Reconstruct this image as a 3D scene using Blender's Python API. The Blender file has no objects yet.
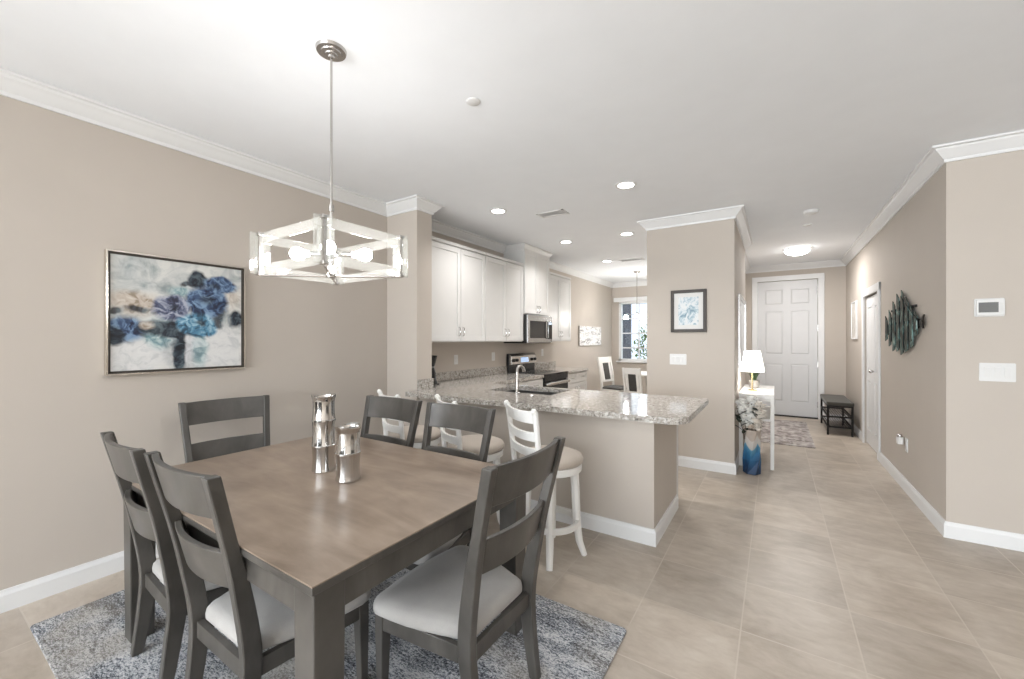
import bpy, bmesh, math, random
from mathutils import Vector, Matrix
random.seed(7)
PI = math.pi
S = bpy.context.scene
COL = S.collection

# ---------------------------------------------------------------- camera
cd = bpy.data.cameras.new('camera')
cam = bpy.data.objects.new('camera', cd)
COL.objects.link(cam)
cd.sensor_width = 36.0
cd.lens = 408.0 / 1024.0 * 36.0
cd.clip_start = 0.02
cam.location = (0, 0, 1.40)
YAW = math.atan(263.0 / 408.0)
cam.rotation_euler = (PI / 2, 0, YAW)
S.camera = cam

# ---------------------------------------------------------------- view + world
S.view_settings.view_transform = 'Standard'
S.view_settings.look = 'None'
S.view_settings.gamma = 1.0
S.view_settings.use_curve_mapping = False
S.view_settings.exposure = 0.28
W = bpy.data.worlds.new('sky')
S.world = W
W.use_nodes = True
bgn = W.node_tree.nodes['Background']
bgn.inputs[0].default_value = (0.80, 0.90, 1.0, 1)
bgn.inputs[1].default_value = 1.6

XLW = -3.34
def area_light(name, loc, rot, sx, sy, energy, col=(1, 1, 1), shape='RECTANGLE', spread=PI):
    l = bpy.data.lights.new(name, 'AREA')
    l.shape = shape
    l.size = sx
    l.size_y = sy
    l.energy = energy
    l.color = col
    l.spread = spread
    o = bpy.data.objects.new(name, l)
    o.location = loc
    o.rotation_euler = rot
    COL.objects.link(o)
    return o
# daylight coming in through the sliding doors of the great room behind the camera
area_light('daylight_sliding_door', (-0.4, -6.45, 1.28), (math.radians(118), 0, 0), 4.6, 2.4, 285, (0.90, 0.95, 1.0))

area_light('added_side_fill', (XLW + 0.03, -4.8, 1.55), (math.radians(108), 0, -PI / 2), 2.9, 1.8, 480, (0.92, 0.96, 1.0))  # added unseen fill, brightens the right hall wall; no window known there

# ---------------------------------------------------------------- materials
class NT:
    def __init__(s, name):
        s.m = bpy.data.materials.new(name)
        s.m.use_nodes = True
        s.t = s.m.node_tree
        s.b = s.t.nodes['Principled BSDF']
        s.out = s.t.nodes['Material Output']
    def n(s, typ, **kw):
        nd = s.t.nodes.new(typ)
        for k, v in kw.items():
            if k.startswith('i_'):
                key = k[2:]
                key = int(key) if key.isdigit() else key.replace('_', ' ')
                nd.inputs[key].default_value = v
            else:
                setattr(nd, k, v)
        return nd
    def l(s, a, b):
        s.t.links.new(a, b)
    def coords(s, scale=(1, 1, 1), loc=(0, 0, 0), rot=(0, 0, 0), kind='Object'):
        tc = s.n('ShaderNodeTexCoord')
        mp = s.n('ShaderNodeMapping')
        mp.inputs['Scale'].default_value = scale
        mp.inputs['Location'].default_value = loc
        mp.inputs['Rotation'].default_value = rot
        s.l(tc.outputs[kind], mp.inputs[0])
        return mp.outputs[0]
    def noise(s, vec, scale, detail=4, rough=0.55, dist=0.0):
        nd = s.n('ShaderNodeTexNoise')
        nd.inputs['Scale'].default_value = scale
        nd.inputs['Detail'].default_value = detail
        nd.inputs['Roughness'].default_value = rough
        nd.inputs['Distortion'].default_value = dist
        s.l(vec, nd.inputs['Vector'])
        return nd.outputs['Fac']
    def ramp(s, fac, stops, interp='LINEAR'):
        r = s.n('ShaderNodeValToRGB')
        cr = r.color_ramp
        cr.interpolation = interp
        while len(cr.elements) < len(stops):
            cr.elements.new(0.5)
        for e, (p, c) in zip(cr.elements, stops):
            e.position = p
            e.color = (c[0], c[1], c[2], 1)
        s.l(fac, r.inputs[0])
        return r.outputs[0]
    def mix(s, fac, a, b, mode='MIX'):
        m = s.n('ShaderNodeMix', data_type='RGBA', blend_type=mode)
        for sock, v in ((0, fac), (6, a), (7, b)):
            if isinstance(v, bpy.types.NodeSocket):
                s.l(v, m.inputs[sock])
            elif isinstance(v, tuple):
                m.inputs[sock].default_value = (v[0], v[1], v[2], 1)
            else:
                m.inputs[sock].default_value = v
        return m.outputs[2]
    def math(s, op, a, b=None, c=None, clamp=False):
        m = s.n('ShaderNodeMath', operation=op, use_clamp=clamp)
        for i, v in enumerate((a, b, c)):
            if v is None:
                continue
            if isinstance(v, bpy.types.NodeSocket):
                s.l(v, m.inputs[i])
            else:
                m.inputs[i].default_value = v
        return m.outputs[0]
    def base(s, v):
        if isinstance(v, tuple):
            s.b.inputs['Base Color'].default_value = (v[0], v[1], v[2], 1)
        else:
            s.l(v, s.b.inputs['Base Color'])
    def bump(s, h, strength=0.2, dist=0.01):
        b = s.n('ShaderNodeBump')
        b.inputs['Strength'].default_value = strength
        b.inputs['Distance'].default_value = dist
        s.l(h, b.inputs['Height'])
        s.l(b.outputs[0], s.b.inputs['Normal'])
    def set(s, **kw):
        for k, v in kw.items():
            s.b.inputs[k.replace('_', ' ')].default_value = v
        return s

def simple(name, col, rough=0.5, metal=0.0, var=0.05, scale=8.0, spec=0.5, bump=0.0):
    n = NT(name)
    v = n.coords()
    f = n.noise(v, scale, 3)
    d = tuple(c * (1 - var) for c in col)
    u = tuple(min(1, c * (1 + var)) for c in col)
    n.base(n.ramp(f, [(0.3, d), (0.7, u)]))
    n.set(Roughness=rough, Metallic=metal)
    n.b.inputs['Specular IOR Level'].default_value = spec
    if bump:
        n.bump(n.noise(n.coords(), scale * 12, 2), bump, 0.004)
    return n.m

def emit(name, col, strength):
    n = NT(name)
    n.base((0.9, 0.9, 0.9))
    n.b.inputs['Emission Color'].default_value = (*col, 1)
    n.b.inputs['Emission Strength'].default_value = strength
    return n.m

def mat_tile():
    n = NT('floor_tile')
    v = n.coords(loc=(0.139, -2.247 + 0.4625 * 10, 0))
    br = n.n('ShaderNodeTexBrick', offset=0.0, squash=1.0)
    br.inputs['Scale'].default_value = 1.0
    br.inputs['Brick Width'].default_value = 0.4615
    br.inputs['Row Height'].default_value = 0.4625
    br.inputs['Mortar Size'].default_value = 0.0035
    br.inputs['Mortar Smooth'].default_value = 0.2
    br.inputs['Color1'].default_value = (0.0, 0.0, 0.0, 1)
    br.inputs['Color2'].default_value = (1, 1, 1, 1)
    br.inputs['Mortar'].default_value = (0.5, 0.5, 0.5, 1)
    n.l(v, br.inputs['Vector'])
    c = n.coords()
    f1 = n.noise(c, 2.6, 6, 0.6, 0.8)
    f2 = n.noise(n.coords(scale=(1, 2.5, 1), rot=(0, 0, 0.5)), 7, 6, 0.65, 0.4)
    mixf = n.math('ADD', n.math('MULTIPLY', f1, 0.6), n.math('MULTIPLY', f2, 0.4))
    col = n.ramp(mixf, [(0.34, (0.365, 0.308, 0.248)), (0.5, (0.465, 0.402, 0.335)), (0.64, (0.55, 0.49, 0.42))])
    col = n.mix(0.10, col, br.outputs['Color'], 'OVERLAY')
    col = n.mix(n.math('MULTIPLY', br.outputs['Fac'], 0.75), col, (0.56, 0.50, 0.43))
    n.base(col)
    n.set(Roughness=0.38)
    n.b.inputs['Specular IOR Level'].default_value = 0.45
    n.bump(n.math('SUBTRACT', 1.0, br.outputs['Fac']), 0.25, 0.003)
    return n.m

def mat_granite():
    n = NT('granite')
    v = n.coords()
    a = n.noise(v, 34, 5, 0.72, 0.5)
    col = n.ramp(a, [(0.30, (0.11, 0.10, 0.092)), (0.41, (0.29, 0.265, 0.235)), (0.52, (0.44, 0.41, 0.37)), (0.66, (0.66, 0.645, 0.62))])
    b = n.noise(v, 95, 3, 0.75)
    col = n.mix(n.ramp(b, [(0.36, (1, 1, 1)), (0.44, (0, 0, 0))]), col, (0.045, 0.042, 0.042))
    c = n.noise(n.coords(loc=(3, 1, 2)), 70, 3, 0.7)
    col = n.mix(n.ramp(c, [(0.60, (0, 0, 0)), (0.67, (1, 1, 1))]), col, (0.80, 0.79, 0.76))
    n.base(col)
    n.set(Roughness=0.07)
    n.b.inputs['Specular IOR Level'].default_value = 0.6
    return n.m

def mat_wood(name, dark, light, rough, stretch, scale=6.0):
    n = NT(name)
    v = n.coords(scale=stretch)
    f = n.noise(v, scale, 6, 0.6, 1.0)
    g = n.noise(n.coords(scale=(1.6, 1.6, 1.6)), 3.0, 3, 0.5)
    mf = n.math('ADD', n.math('MULTIPLY', f, 0.55), n.math('MULTIPLY', g, 0.45))
    n.base(n.ramp(mf, [(0.34, dark), (0.68, light)]))
    n.set(Roughness=rough)
    n.bump(f, 0.04, 0.003)
    return n.m

def mat_fabric(name, col, var=0.08):
    n = NT(name)
    v = n.coords()
    f = n.noise(v, 420, 2, 0.6)
    g = n.noise(v, 9, 3)
    mf = n.math('ADD', n.math('MULTIPLY', f, 0.5), n.math('MULTIPLY', g, 0.5))
    n.base(n.ramp(mf, [(0.35, tuple(c * (1 - var) for c in col)), (0.65, tuple(min(1, c * (1 + var)) for c in col))]))
    n.set(Roughness=0.9)
    n.b.inputs['Sheen Weight'].default_value = 0.2
    n.bump(f, 0.15, 0.002)
    return n.m

def mat_rug():
    n = NT('area_rug_pile')
    big = n.noise(n.coords(scale=(1, 2.0, 1)), 2.6, 5, 0.65, 1.2)
    mid = n.noise(n.coords(scale=(1.0, 3.2, 1)), 34, 4, 0.8, 0.0)
    fine = n.noise(n.coords(scale=(1, 1.5, 1)), 85, 2, 0.9)
    f = n.math('ADD', n.math('MULTIPLY', big, 0.30), n.math('ADD', n.math('MULTIPLY', mid, 0.38), n.math('MULTIPLY', fine, 0.42)))
    col = n.ramp(f, [(0.455, (0.018, 0.02, 0.026)), (0.505, (0.11, 0.12, 0.14)), (0.545, (0.30, 0.32, 0.35)), (0.59, (0.58, 0.59, 0.61)), (0.69, (0.76, 0.75, 0.73))])
    warm = n.noise(n.coords(loc=(5, 2, 0)), 2.2, 3)
    col = n.mix(n.ramp(warm, [(0.50, (0, 0, 0)), (0.66, (0.45, 0.45, 0.45))]), col, (0.38, 0.33, 0.26))
    n.base(col)
    n.set(Roughness=0.95)
    n.bump(fine, 0.5, 0.006)
    return n.m

def mat_hall_rug():
    n = NT('hall_rug_pile')
    v = n.coords(scale=(1, 1, 1))
    br = n.n('ShaderNodeTexBrick', offset=0.5)
    for k, val in (('Scale', 1.0), ('Brick Width', 0.22), ('Row Height', 0.34), ('Mortar Size', 0.03), ('Mortar Smooth', 0.8)):
        br.inputs[k].default_value = val
    br.inputs['Color1'].default_value = (0.10, 0.085, 0.085, 1)
    br.inputs['Color2'].default_value = (0.30, 0.27, 0.27, 1)
    br.inputs['Mortar'].default_value = (0.55, 0.52, 0.49, 1)
    n.l(v, br.inputs['Vector'])
    f = n.noise(v, 14, 5, 0.7)
    col = n.mix(n.ramp(f, [(0.36, (0.15, 0.15, 0.15)), (0.56, (1, 1, 1))]), br.outputs['Color'], n.ramp(n.noise(v, 5, 4, 0.7), [(0.38, (0.20, 0.17, 0.16)), (0.5, (0.42, 0.38, 0.36)), (0.62, (0.58, 0.55, 0.53))]))
    n.base(col)
    n.set(Roughness=0.95)
    return n.m

def mat_paint():
    """loose blue florals over grey, cream and tan brushwork; local x 0..1 (left to right), z 0..1 (bottom to top) of generated space"""
    n = NT('abstract_floral_canvas')
    tc = n.n('ShaderNodeTexCoord')
    sep = n.n('ShaderNodeSeparateXYZ')
    n.l(tc.outputs['Generated'], sep.inputs[0])
    U, V = sep.outputs['Y'], sep.outputs['Z']
    base = n.n('ShaderNodeCombineXYZ')
    n.l(U, base.inputs[0])
    n.l(V, base.inputs[1])
    P = base.outputs[0]
    nz = n.n('ShaderNodeTexNoise')
    nz.inputs['Scale'].default_value = 6
    nz.inputs['Detail'].default_value = 5
    n.l(P, nz.inputs['Vector'])
    off = n.n('ShaderNodeVectorMath', operation='MULTIPLY_ADD')
    n.l(nz.outputs['Color'], off.inputs[0])
    off.inputs[1].default_value = (0.12, 0.12, 0)
    n.l(P, off.inputs[2])
    off2 = n.n('ShaderNodeVectorMath', operation='ADD')
    n.l(off.outputs[0], off2.inputs[0])
    off2.inputs[1].default_value = (-0.06, -0.06, 0)
    Q = off2.outputs[0]
    f = n.noise(P, 5, 6, 0.65, 0.8)
    col = n.ramp(f, [(0.32, (0.30, 0.34, 0.34)), (0.45, (0.50, 0.52, 0.51)), (0.58, (0.66, 0.66, 0.63))])
    petal = n.noise(Q, 11, 3, 0.6, 1.2)
    def blob(cx, cy, rx, ry, pal, soft=0.35, amt=1.0):
        nonlocal col
        mp = n.n('ShaderNodeMapping', vector_type='POINT')
        mp.inputs['Location'].default_value = (-cx / rx, -cy / ry, 0)
        mp.inputs['Scale'].default_value = (1 / rx, 1 / ry, 0)
        n.l(Q, mp.inputs[0])
        ln = n.n('ShaderNodeVectorMath', operation='LENGTH')
        n.l(mp.outputs[0], ln.inputs[0])
        mr = n.n('ShaderNodeMapRange')
        mr.inputs['From Min'].default_value = 1.0
        mr.inputs['From Max'].default_value = 1.0 - soft
        mr.inputs['To Max'].default_value = amt
        n.l(ln.outputs['Value'], mr.inputs['Value'])
        c = n.ramp(petal, [(0.36, pal[0]), (0.48, pal[1]), (0.62, pal[2])])
        col = n.mix(mr.outputs[0], col, c)
    blue = ((0.012, 0.018, 0.045), (0.05, 0.09, 0.18), (0.20, 0.31, 0.46))
    indigo = ((0.025, 0.025, 0.05), (0.10, 0.12, 0.20), (0.40, 0.42, 0.50))
    sky = ((0.03, 0.07, 0.11), (0.08, 0.23, 0.36), (0.36, 0.54, 0.64))
    dark = ((0.006, 0.008, 0.012), (0.018, 0.026, 0.04), (0.08, 0.11, 0.13))
    tan = ((0.30, 0.24, 0.18), (0.50, 0.43, 0.36), (0.62, 0.57, 0.51))
    teal = ((0.14, 0.25, 0.28), (0.32, 0.44, 0.46), (0.55, 0.63, 0.63))
    white = ((0.56, 0.57, 0.57), (0.66, 0.66, 0.655), (0.70, 0.70, 0.69))
    grey = ((0.20, 0.24, 0.25), (0.34, 0.38, 0.39), (0.50, 0.53, 0.53))
    blob(0.78, 0.20, 0.40, 0.26, white, 0.4)
    blob(0.16, 0.12, 0.28, 0.18, white, 0.4)
    blob(0.12, 0.90, 0.22, 0.12, grey, 0.9, 0.7)
    blob(0.30, 0.76, 0.18, 0.07, grey, 0.8, 0.6)
    blob(0.16, 0.60, 0.24, 0.13, tan, 0.5)
    blob(0.88, 0.70, 0.18, 0.16, tan, 0.6, 0.7)
    blob(0.33, 0.33, 0.17, 0.17, teal, 0.4)
    blob(0.64, 0.18, 0.08, 0.24, teal, 0.5, 0.9)
    blob(0.49, 0.73, 0.12, 0.06, teal, 0.5)
    blob(0.50, 0.16, 0.20, 0.24, indigo, 0.95, 0.35)
    blob(0.09, 0.37, 0.17, 0.14, blue, 0.4)
    blob(0.03, 0.30, 0.07, 0.10, dark, 0.4)
    blob(0.28, 0.39, 0.14, 0.08, dark, 0.4, 0.9)
    blob(0.24, 0.41, 0.06, 0.05, tan, 0.5, 0.9)
    blob(0.18, 0.545, 0.13, 0.030, dark, 0.5, 0.9)
    blob(0.03, 0.52, 0.06, 0.03, dark, 0.5, 0.9)
    blob(0.47, 0.15, 0.060, 0.26, dark, 0.35)
    blob(0.44, 0.36, 0.14, 0.10, dark, 0.3)
    blob(0.76, 0.52, 0.12, 0.08, dark, 0.4, 0.85)
    blob(0.80, 0.44, 0.05, 0.07, dark, 0.4, 0.9)
    blob(0.95, 0.49, 0.09, 0.10, dark, 0.35)
    blob(0.62, 0.86, 0.10, 0.10, dark, 0.3)
    blob(0.54, 0.80, 0.06, 0.03, dark, 0.4, 0.9)
    blob(0.82, 0.82, 0.17, 0.10, blue, 0.25)
    blob(0.74, 0.78, 0.06, 0.05, dark, 0.4, 0.8)
    blob(0.42, 0.57, 0.155, 0.145, indigo, 0.2)
    blob(0.70, 0.64, 0.185, 0.175, blue, 0.2)
    blob(0.70, 0.66, 0.075, 0.065, dark, 0.5, 0.7)
    blob(0.42, 0.58, 0.06, 0.05, dark, 0.5, 0.6)
    blob(0.61, 0.41, 0.185, 0.130, sky, 0.2)
    blob(0.63, 0.43, 0.05, 0.035, dark, 0.5, 0.9)
    n.base(col)
    n.set(Roughness=0.6)
    return n.m

def mat_sketch(name, pal, scale=4):
    n = NT(name)
    v = n.coords(kind='Generated')
    f = n.noise(v, scale, 5, 0.6, 1.5)
    n.base(n.ramp(f, pal))
    n.set(Roughness=0.5)
    return n.m

def mat_glass(name, tint=(1, 1, 1), gl=0.08):
    n = NT(name)
    t = n.n('ShaderNodeBsdfTransparent')
    t.inputs[0].default_value = (*tint, 1)
    g = n.n('ShaderNodeBsdfGlossy')
    g.inputs['Roughness'].default_value = 0.02
    m = n.n('ShaderNodeMixShader')
    m.inputs[0].default_value = gl
    n.l(t.outputs[0], m.inputs[1])
    n.l(g.outputs[0], m.inputs[2])
    n.l(m.outputs[0], n.out.inputs[0])
    return n.m

def mat_acrylic():
    n = NT('clear_acrylic')
    t = n.n('ShaderNodeBsdfTransparent')
    t.inputs[0].default_value = (0.97, 0.98, 0.97, 1)
    d = n.n('ShaderNodeBsdfTranslucent')
    d.inputs[0].default_value = (0.95, 0.95, 0.93, 1)
    df = n.n('ShaderNodeBsdfDiffuse')
    df.inputs[0].default_value = (0.92, 0.92, 0.90, 1)
    g = n.n('ShaderNodeBsdfGlossy')
    g.inputs['Roughness'].default_value = 0.08
    m0 = n.n('ShaderNodeMixShader')
    m0.inputs[0].default_value = 0.5
    n.l(d.outputs[0], m0.inputs[1])
    n.l(df.outputs[0], m0.inputs[2])
    m1 = n.n('ShaderNodeMixShader')
    m1.inputs[0].default_value = 0.085
    n.l(t.outputs[0], m1.inputs[1])
    n.l(m0.outputs[0], m1.inputs[2])
    m2 = n.n('ShaderNodeMixShader')
    m2.inputs[0].default_value = 0.10
    n.l(m1.outputs[0], m2.inputs[1])
    n.l(g.outputs[0], m2.inputs[2])
    n.l(m2.outputs[0], n.out.inputs[0])
    return n.m

def mat_vase():
    n = NT('vase_glaze')
    tc = n.n('ShaderNodeTexCoord')
    sep = n.n('ShaderNodeSeparateXYZ')
    n.l(tc.outputs['Object'], sep.inputs[0])
    zz = n.math('DIVIDE', sep.outputs['Z'], 0.46)
    at = n.math('ARCTAN2', sep.outputs['Y'], sep.outputs['X'])
    tri = n.math('ABSOLUTE', n.math('SINE', n.math('MULTIPLY_ADD', at, 2.0, 1.49)))
    h = n.math('ADD', zz, n.math('MULTIPLY', tri, 0.16))
    col = n.ramp(h, [(0.0, (0.008, 0.025, 0.06)), (0.28, (0.01, 0.045, 0.12)), (0.55, (0.02, 0.13, 0.27)), (0.70, (0.08, 0.24, 0.36)), (0.73, (0.44, 0.43, 0.41)), (0.90, (0.50, 0.47, 0.44)), (0.92, (0.42, 0.36, 0.31))])
    n.base(col)
    n.set(Roughness=0.5)
    return n.m

M = {}
M['wall'] = simple('beige_wall_paint', (0.525, 0.474, 0.420), 0.75, var=0.012, scale=3, bump=0.03)
M['ceiling'] = simple('ceiling_paint', (0.855, 0.88, 0.91), 0.9, var=0.01, scale=5, bump=0.03)
M['trim'] = simple('white_trim_paint', (0.76, 0.765, 0.765), 0.4, var=0.01)
M['door'] = simple('white_door_paint', (0.66, 0.665, 0.67), 0.42, var=0.01)
M['tile'] = mat_tile()
M['granite'] = mat_granite()
M['cabinet'] = simple('white_cabinet_paint', (0.68, 0.675, 0.66), 0.35, var=0.01)
M['top'] = mat_wood('tabletop_wood', (0.160, 0.117, 0.086), (0.335, 0.262, 0.203), 0.28, (0.5, 2.2, 1), 4.0)
M['wood'] = mat_wood('grey_stained_wood', (0.036, 0.033, 0.029), (0.092, 0.085, 0.076), 0.34, (1.0, 1.0, 0.35), 9.0)
M['seat'] = mat_fabric('pale_grey_upholstery', (0.36, 0.348, 0.332))
M['rug'] = mat_rug()
M['hall_rug'] = mat_hall_rug()
M['chrome'] = simple('polished_chrome', (0.60, 0.59, 0.575), 0.11, 1.0, var=0.02)
M['nickel'] = simple('brushed_nickel', (0.50, 0.48, 0.46), 0.25, 1.0, var=0.03)
M['steel'] = simple('stainless_steel', (0.42, 0.42, 0.42), 0.26, 1.0, var=0.03)
M['sink'] = simple('shaded_sink_steel', (0.20, 0.20, 0.20), 0.3, 0.9, var=0.05)  # darker copy of the steel, the basin's shade put into its colour
M['black'] = simple('black_enamel', (0.012, 0.012, 0.013), 0.25, var=0.1)
M['blackglass'] = simple('black_glass', (0.010, 0.011, 0.013), 0.06, var=0.05)
M['white'] = simple('white_painted_wood', (0.83, 0.82, 0.79), 0.38, var=0.015)
M['plastic'] = simple('white_plastic', (0.72, 0.72, 0.71), 0.35, var=0.01)
M['stool_seat'] = mat_fabric('beige_vinyl', (0.47, 0.41, 0.35), 0.04)
M['acrylic'] = mat_acrylic()
M['bulb'] = emit('lit_bulb', (1.0, 0.98, 0.96), 80.0)
M['lens'] = emit('lit_downlight_lens', (1.0, 0.98, 0.94), 9.0)
M['flush'] = emit('lit_flush_diffuser', (1.0, 0.98, 0.95), 14.0)
M['glow'] = emit('lit_glass_shade', (1.0, 0.98, 0.95), 150.0)
M['shade'] = emit('lit_lamp_shade', (1.0, 0.97, 0.92), 3.5)
M['canvas'] = mat_paint()
M['silverframe'] = simple('silver_frame', (0.70, 0.66, 0.60), 0.25, 1.0, var=0.05)
M['darkframe'] = simple('dark_brown_frame', (0.040, 0.032, 0.026), 0.5, var=0.1)
M['mat_board'] = simple('white_mat_board', (0.70, 0.70, 0.685), 0.8, var=0.01)
M['print_blue'] = mat_sketch('blue_botanical_print', [(0.34, (0.16, 0.26, 0.34)), (0.44, (0.40, 0.52, 0.58)), (0.52, (0.68, 0.72, 0.74)), (0.66, (0.74, 0.75, 0.75)), (0.78, (0.45, 0.56, 0.56))], 4)
M['print_grey'] = mat_sketch('grey_floral_print', [(0.36, (0.20, 0.19, 0.18)), (0.43, (0.50, 0.49, 0.48)), (0.50, (0.74, 0.73, 0.72)), (0.75, (0.80, 0.79, 0.78))], 7)
M['print_pale'] = mat_sketch('pale_print', [(0.4, (0.55, 0.52, 0.48)), (0.6, (0.68, 0.66, 0.62))], 4)
M['mirror'] = simple('mirror_glass', (0.88, 0.90, 0.90), 0.02, 1.0, var=0.005)
M['gold'] = simple('brass', (0.72, 0.58, 0.32), 0.25, 1.0, var=0.04)
M['glass'] = mat_glass('window_glass', (0.93, 0.95, 0.97))
M['vase'] = mat_vase()
M['petal'] = simple('white_petals', (0.90, 0.89, 0.85), 0.6, var=0.03, scale=30)
M['petal_pink'] = simple('cream_petals', (0.78, 0.73, 0.66), 0.6, var=0.1, scale=30)
M['leaf'] = simple('dark_green_leaf', (0.02, 0.035, 0.025), 0.45, var=0.3, scale=20)
M['leaf2'] = simple('grass_leaf', (0.045, 0.075, 0.03), 0.5, var=0.3, scale=20)
M['stem'] = simple('brown_stem', (0.10, 0.08, 0.05), 0.6, var=0.2)
M['pot'] = simple('stoneware_pot', (0.30, 0.28, 0.25), 0.5, var=0.1, scale=30)
M['olive'] = mat_fabric('olive_grey_cushion', (0.050, 0.047, 0.038), 0.15)
M['iron'] = simple('dark_iron', (0.014, 0.012, 0.011), 0.6, var=0.1, spec=0.2)
M['dark_seat'] = mat_fabric('charcoal_upholstery', (0.05, 0.047, 0.042), 0.1)
M['lcd'] = simple('grey_lcd', (0.15, 0.155, 0.155), 0.15, var=0.05)
M['display'] = emit('blue_clock_display', (0.25, 0.50, 0.9), 0.6)
M['siding'] = simple('dark_grey_siding', (0.07, 0.08, 0.105), 0.6, var=0.1)
M['lawn'] = simple('outdoor_lawn', (0.14, 0.22, 0.08), 0.9, var=0.3, scale=20)
M['shrub'] = simple('shrub_leaves', (0.10, 0.24, 0.05), 0.6, var=0.5, scale=14)
M['dark_gap'] = simple('dark_rubber', (0.02, 0.018, 0.016), 0.6, var=0.1)
def mat_patina():
    n = NT('teal_patina_metal')
    f = n.noise(n.coords(scale=(1, 1, 0.35)), 16, 5, 0.7, 0.8)
    n.base(n.ramp(f, [(0.38, (0.010, 0.011, 0.010)), (0.50, (0.03, 0.045, 0.042)), (0.58, (0.10, 0.19, 0.18)), (0.66, (0.32, 0.42, 0.39)), (0.76, (0.16, 0.10, 0.06))]))
    n.set(Roughness=0.35, Metallic=0.5)
    return n.m
M['patina'] = mat_patina()

# ---------------------------------------------------------------- mesh helpers
class MB:
    def __init__(s):
        s.bm = bmesh.new()
    def box(s, x0, x1, y0, y1, z0, z1, mat=None):
        vs = [s.bm.verts.new((x, y, z)) for z in (z0, z1) for y in (y0, y1) for x in (x0, x1)]
        for f in ((0, 2, 3, 1), (4, 5, 7, 6), (0, 1, 5, 4), (2, 6, 7, 3), (0, 4, 6, 2), (1, 3, 7, 5)):
            s.bm.faces.new([vs[i] for i in f])
        if mat is not None:
            bmesh.ops.transform(s.bm, matrix=mat, verts=vs)
        return s
    def rings(s, rings, cap=True, closed=True):
        """list of rings (each a list of points); skins consecutive rings"""
        R = [[s.bm.verts.new(p) for p in r] for r in rings]
        n = len(R[0])
        for a, b in zip(R, R[1:]):
            for i in range(n if closed else n - 1):
                j = (i + 1) % n
                s.bm.faces.new((a[i], a[j], b[j], b[i]))
        if cap and closed:
            s.bm.faces.new(list(reversed(R[0])))
            s.bm.faces.new(R[-1])
        return s
    def prism(s, pts, z0, z1):
        return s.rings([[(x, y, z0) for x, y in pts], [(x, y, z1) for x, y in pts]])
    def lathe(s, prof, cx=0, cy=0, n=24, cap=True, sx=1, sy=1):
        return s.rings([[(cx + sx * r * math.cos(2 * PI * i / n), cy + sy * r * math.sin(2 * PI * i / n), z) for i in range(n)] for r, z in prof], cap)
    def tube(s, path, r, n=8, cap=True, radii=None):
        pts = [Vector(p) for p in path]
        rings = []
        up = None
        for i, p in enumerate(pts):
            if i == 0:
                t = pts[1] - pts[0]
            elif i == len(pts) - 1:
                t = pts[-1] - pts[-2]
            else:
                t = (pts[i + 1] - pts[i]).normalized() + (pts[i] - pts[i - 1]).normalized()
            t.normalize()
            if up is None:
                up = Vector((0, 0, 1)) if abs(t.z) < 0.9 else Vector((1, 0, 0))
            a = t.cross(up)
            if a.length < 1e-4:
                a = t.cross(Vector((0, 1, 0)))
            a.normalize()
            b = a.cross(t).normalized()
            up = b
            rr = radii[i] if radii else r
            rings.append([p + (a * math.cos(2 * PI * k / n) + b * math.sin(2 * PI * k / n)) * rr for k in range(n)])
        return s.rings(rings, cap)
    def rect_sweep(s, path, wx, wy):
        """rect cross-section in XY at each point; wx, wy floats or lists of half widths"""
        rings = []
        for i, p in enumerate(path):
            a = wx[i] if isinstance(wx, (list, tuple)) else wx
            b = wy[i] if isinstance(wy, (list, tuple)) else wy
            rings.append([(p[0] - a, p[1] - b, p[2]), (p[0] + a, p[1] - b, p[2]), (p[0] + a, p[1] + b, p[2]), (p[0] - a, p[1] + b, p[2])])
        return s.rings(rings)
    def sphere(s, c, rx, ry=None, rz=None, nu=14, nv=9):
        ry = ry or rx
        rz = rz or rx
        rings = []
        for j in range(nv + 1):
            t = -PI / 2 + PI * j / nv
            t = max(-PI / 2 + 0.06, min(PI / 2 - 0.06, t))
            rings.append([(c[0] + rx * math.cos(t) * math.cos(2 * PI * i / nu), c[1] + ry * math.cos(t) * math.sin(2 * PI * i / nu), c[2] + rz * math.sin(t)) for i in range(nu)])
        return s.rings(rings)
    def leaf(s, p0, p1, w, bend=0.0, th=0.0015, n=6):
        """tapering leaf blade with thickness from p0 to p1"""
        a = Vector(p0)
        b = Vector(p1)
        d = b - a
        side = d.cross(Vector((0, 0, 1)))
        if side.length < 1e-5:
            side = Vector((1, 0, 0))
        side.normalize()
        nor = side.cross(d).normalized()
        rings = []
        for i in range(n + 1):
            t = i / n
            ww = w * max(0.06, math.sin(PI * (0.08 + 0.90 * t)) ** 0.8)
            c = a + d * t + nor * (bend * math.sin(PI * t))
            rings.append([c - side * ww - nor * th, c + nor * (-th - ww * 0.2), c + side * ww - nor * th, c + side * ww + nor * th, c + nor * (th - ww * 0.2), c - side * ww + nor * th])
        return s.rings(rings)
    def xform(s, m):
        bmesh.ops.transform(s.bm, matrix=m, verts=s.bm.verts)
        return s
    def build(s, name, mat, parent=None, smooth=False, bevel=0.0, seg=2, angle=0.6):
        bm = s.bm
        bmesh.ops.recalc_face_normals(bm, faces=bm.faces)
        me = bpy.data.meshes.new(name)
        bm.to_mesh(me)
        bm.free()
        me.materials.append(mat)
        if smooth:
            for p in me.polygons:
                p.use_smooth = True
        o = bpy.data.objects.new(name, me)
        COL.objects.link(o)
        if parent:
            o.parent = parent
        if bevel:
            md = o.modifiers.new('bevel', 'BEVEL')
            md.width = bevel
            md.segments = seg
            md.limit_method = 'ANGLE'
            md.angle_limit = 0.7
            md.harden_normals = False
        if smooth:
            try:
                me.set_sharp_from_angle(angle=angle)
            except Exception:
                pass
        return o

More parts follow.
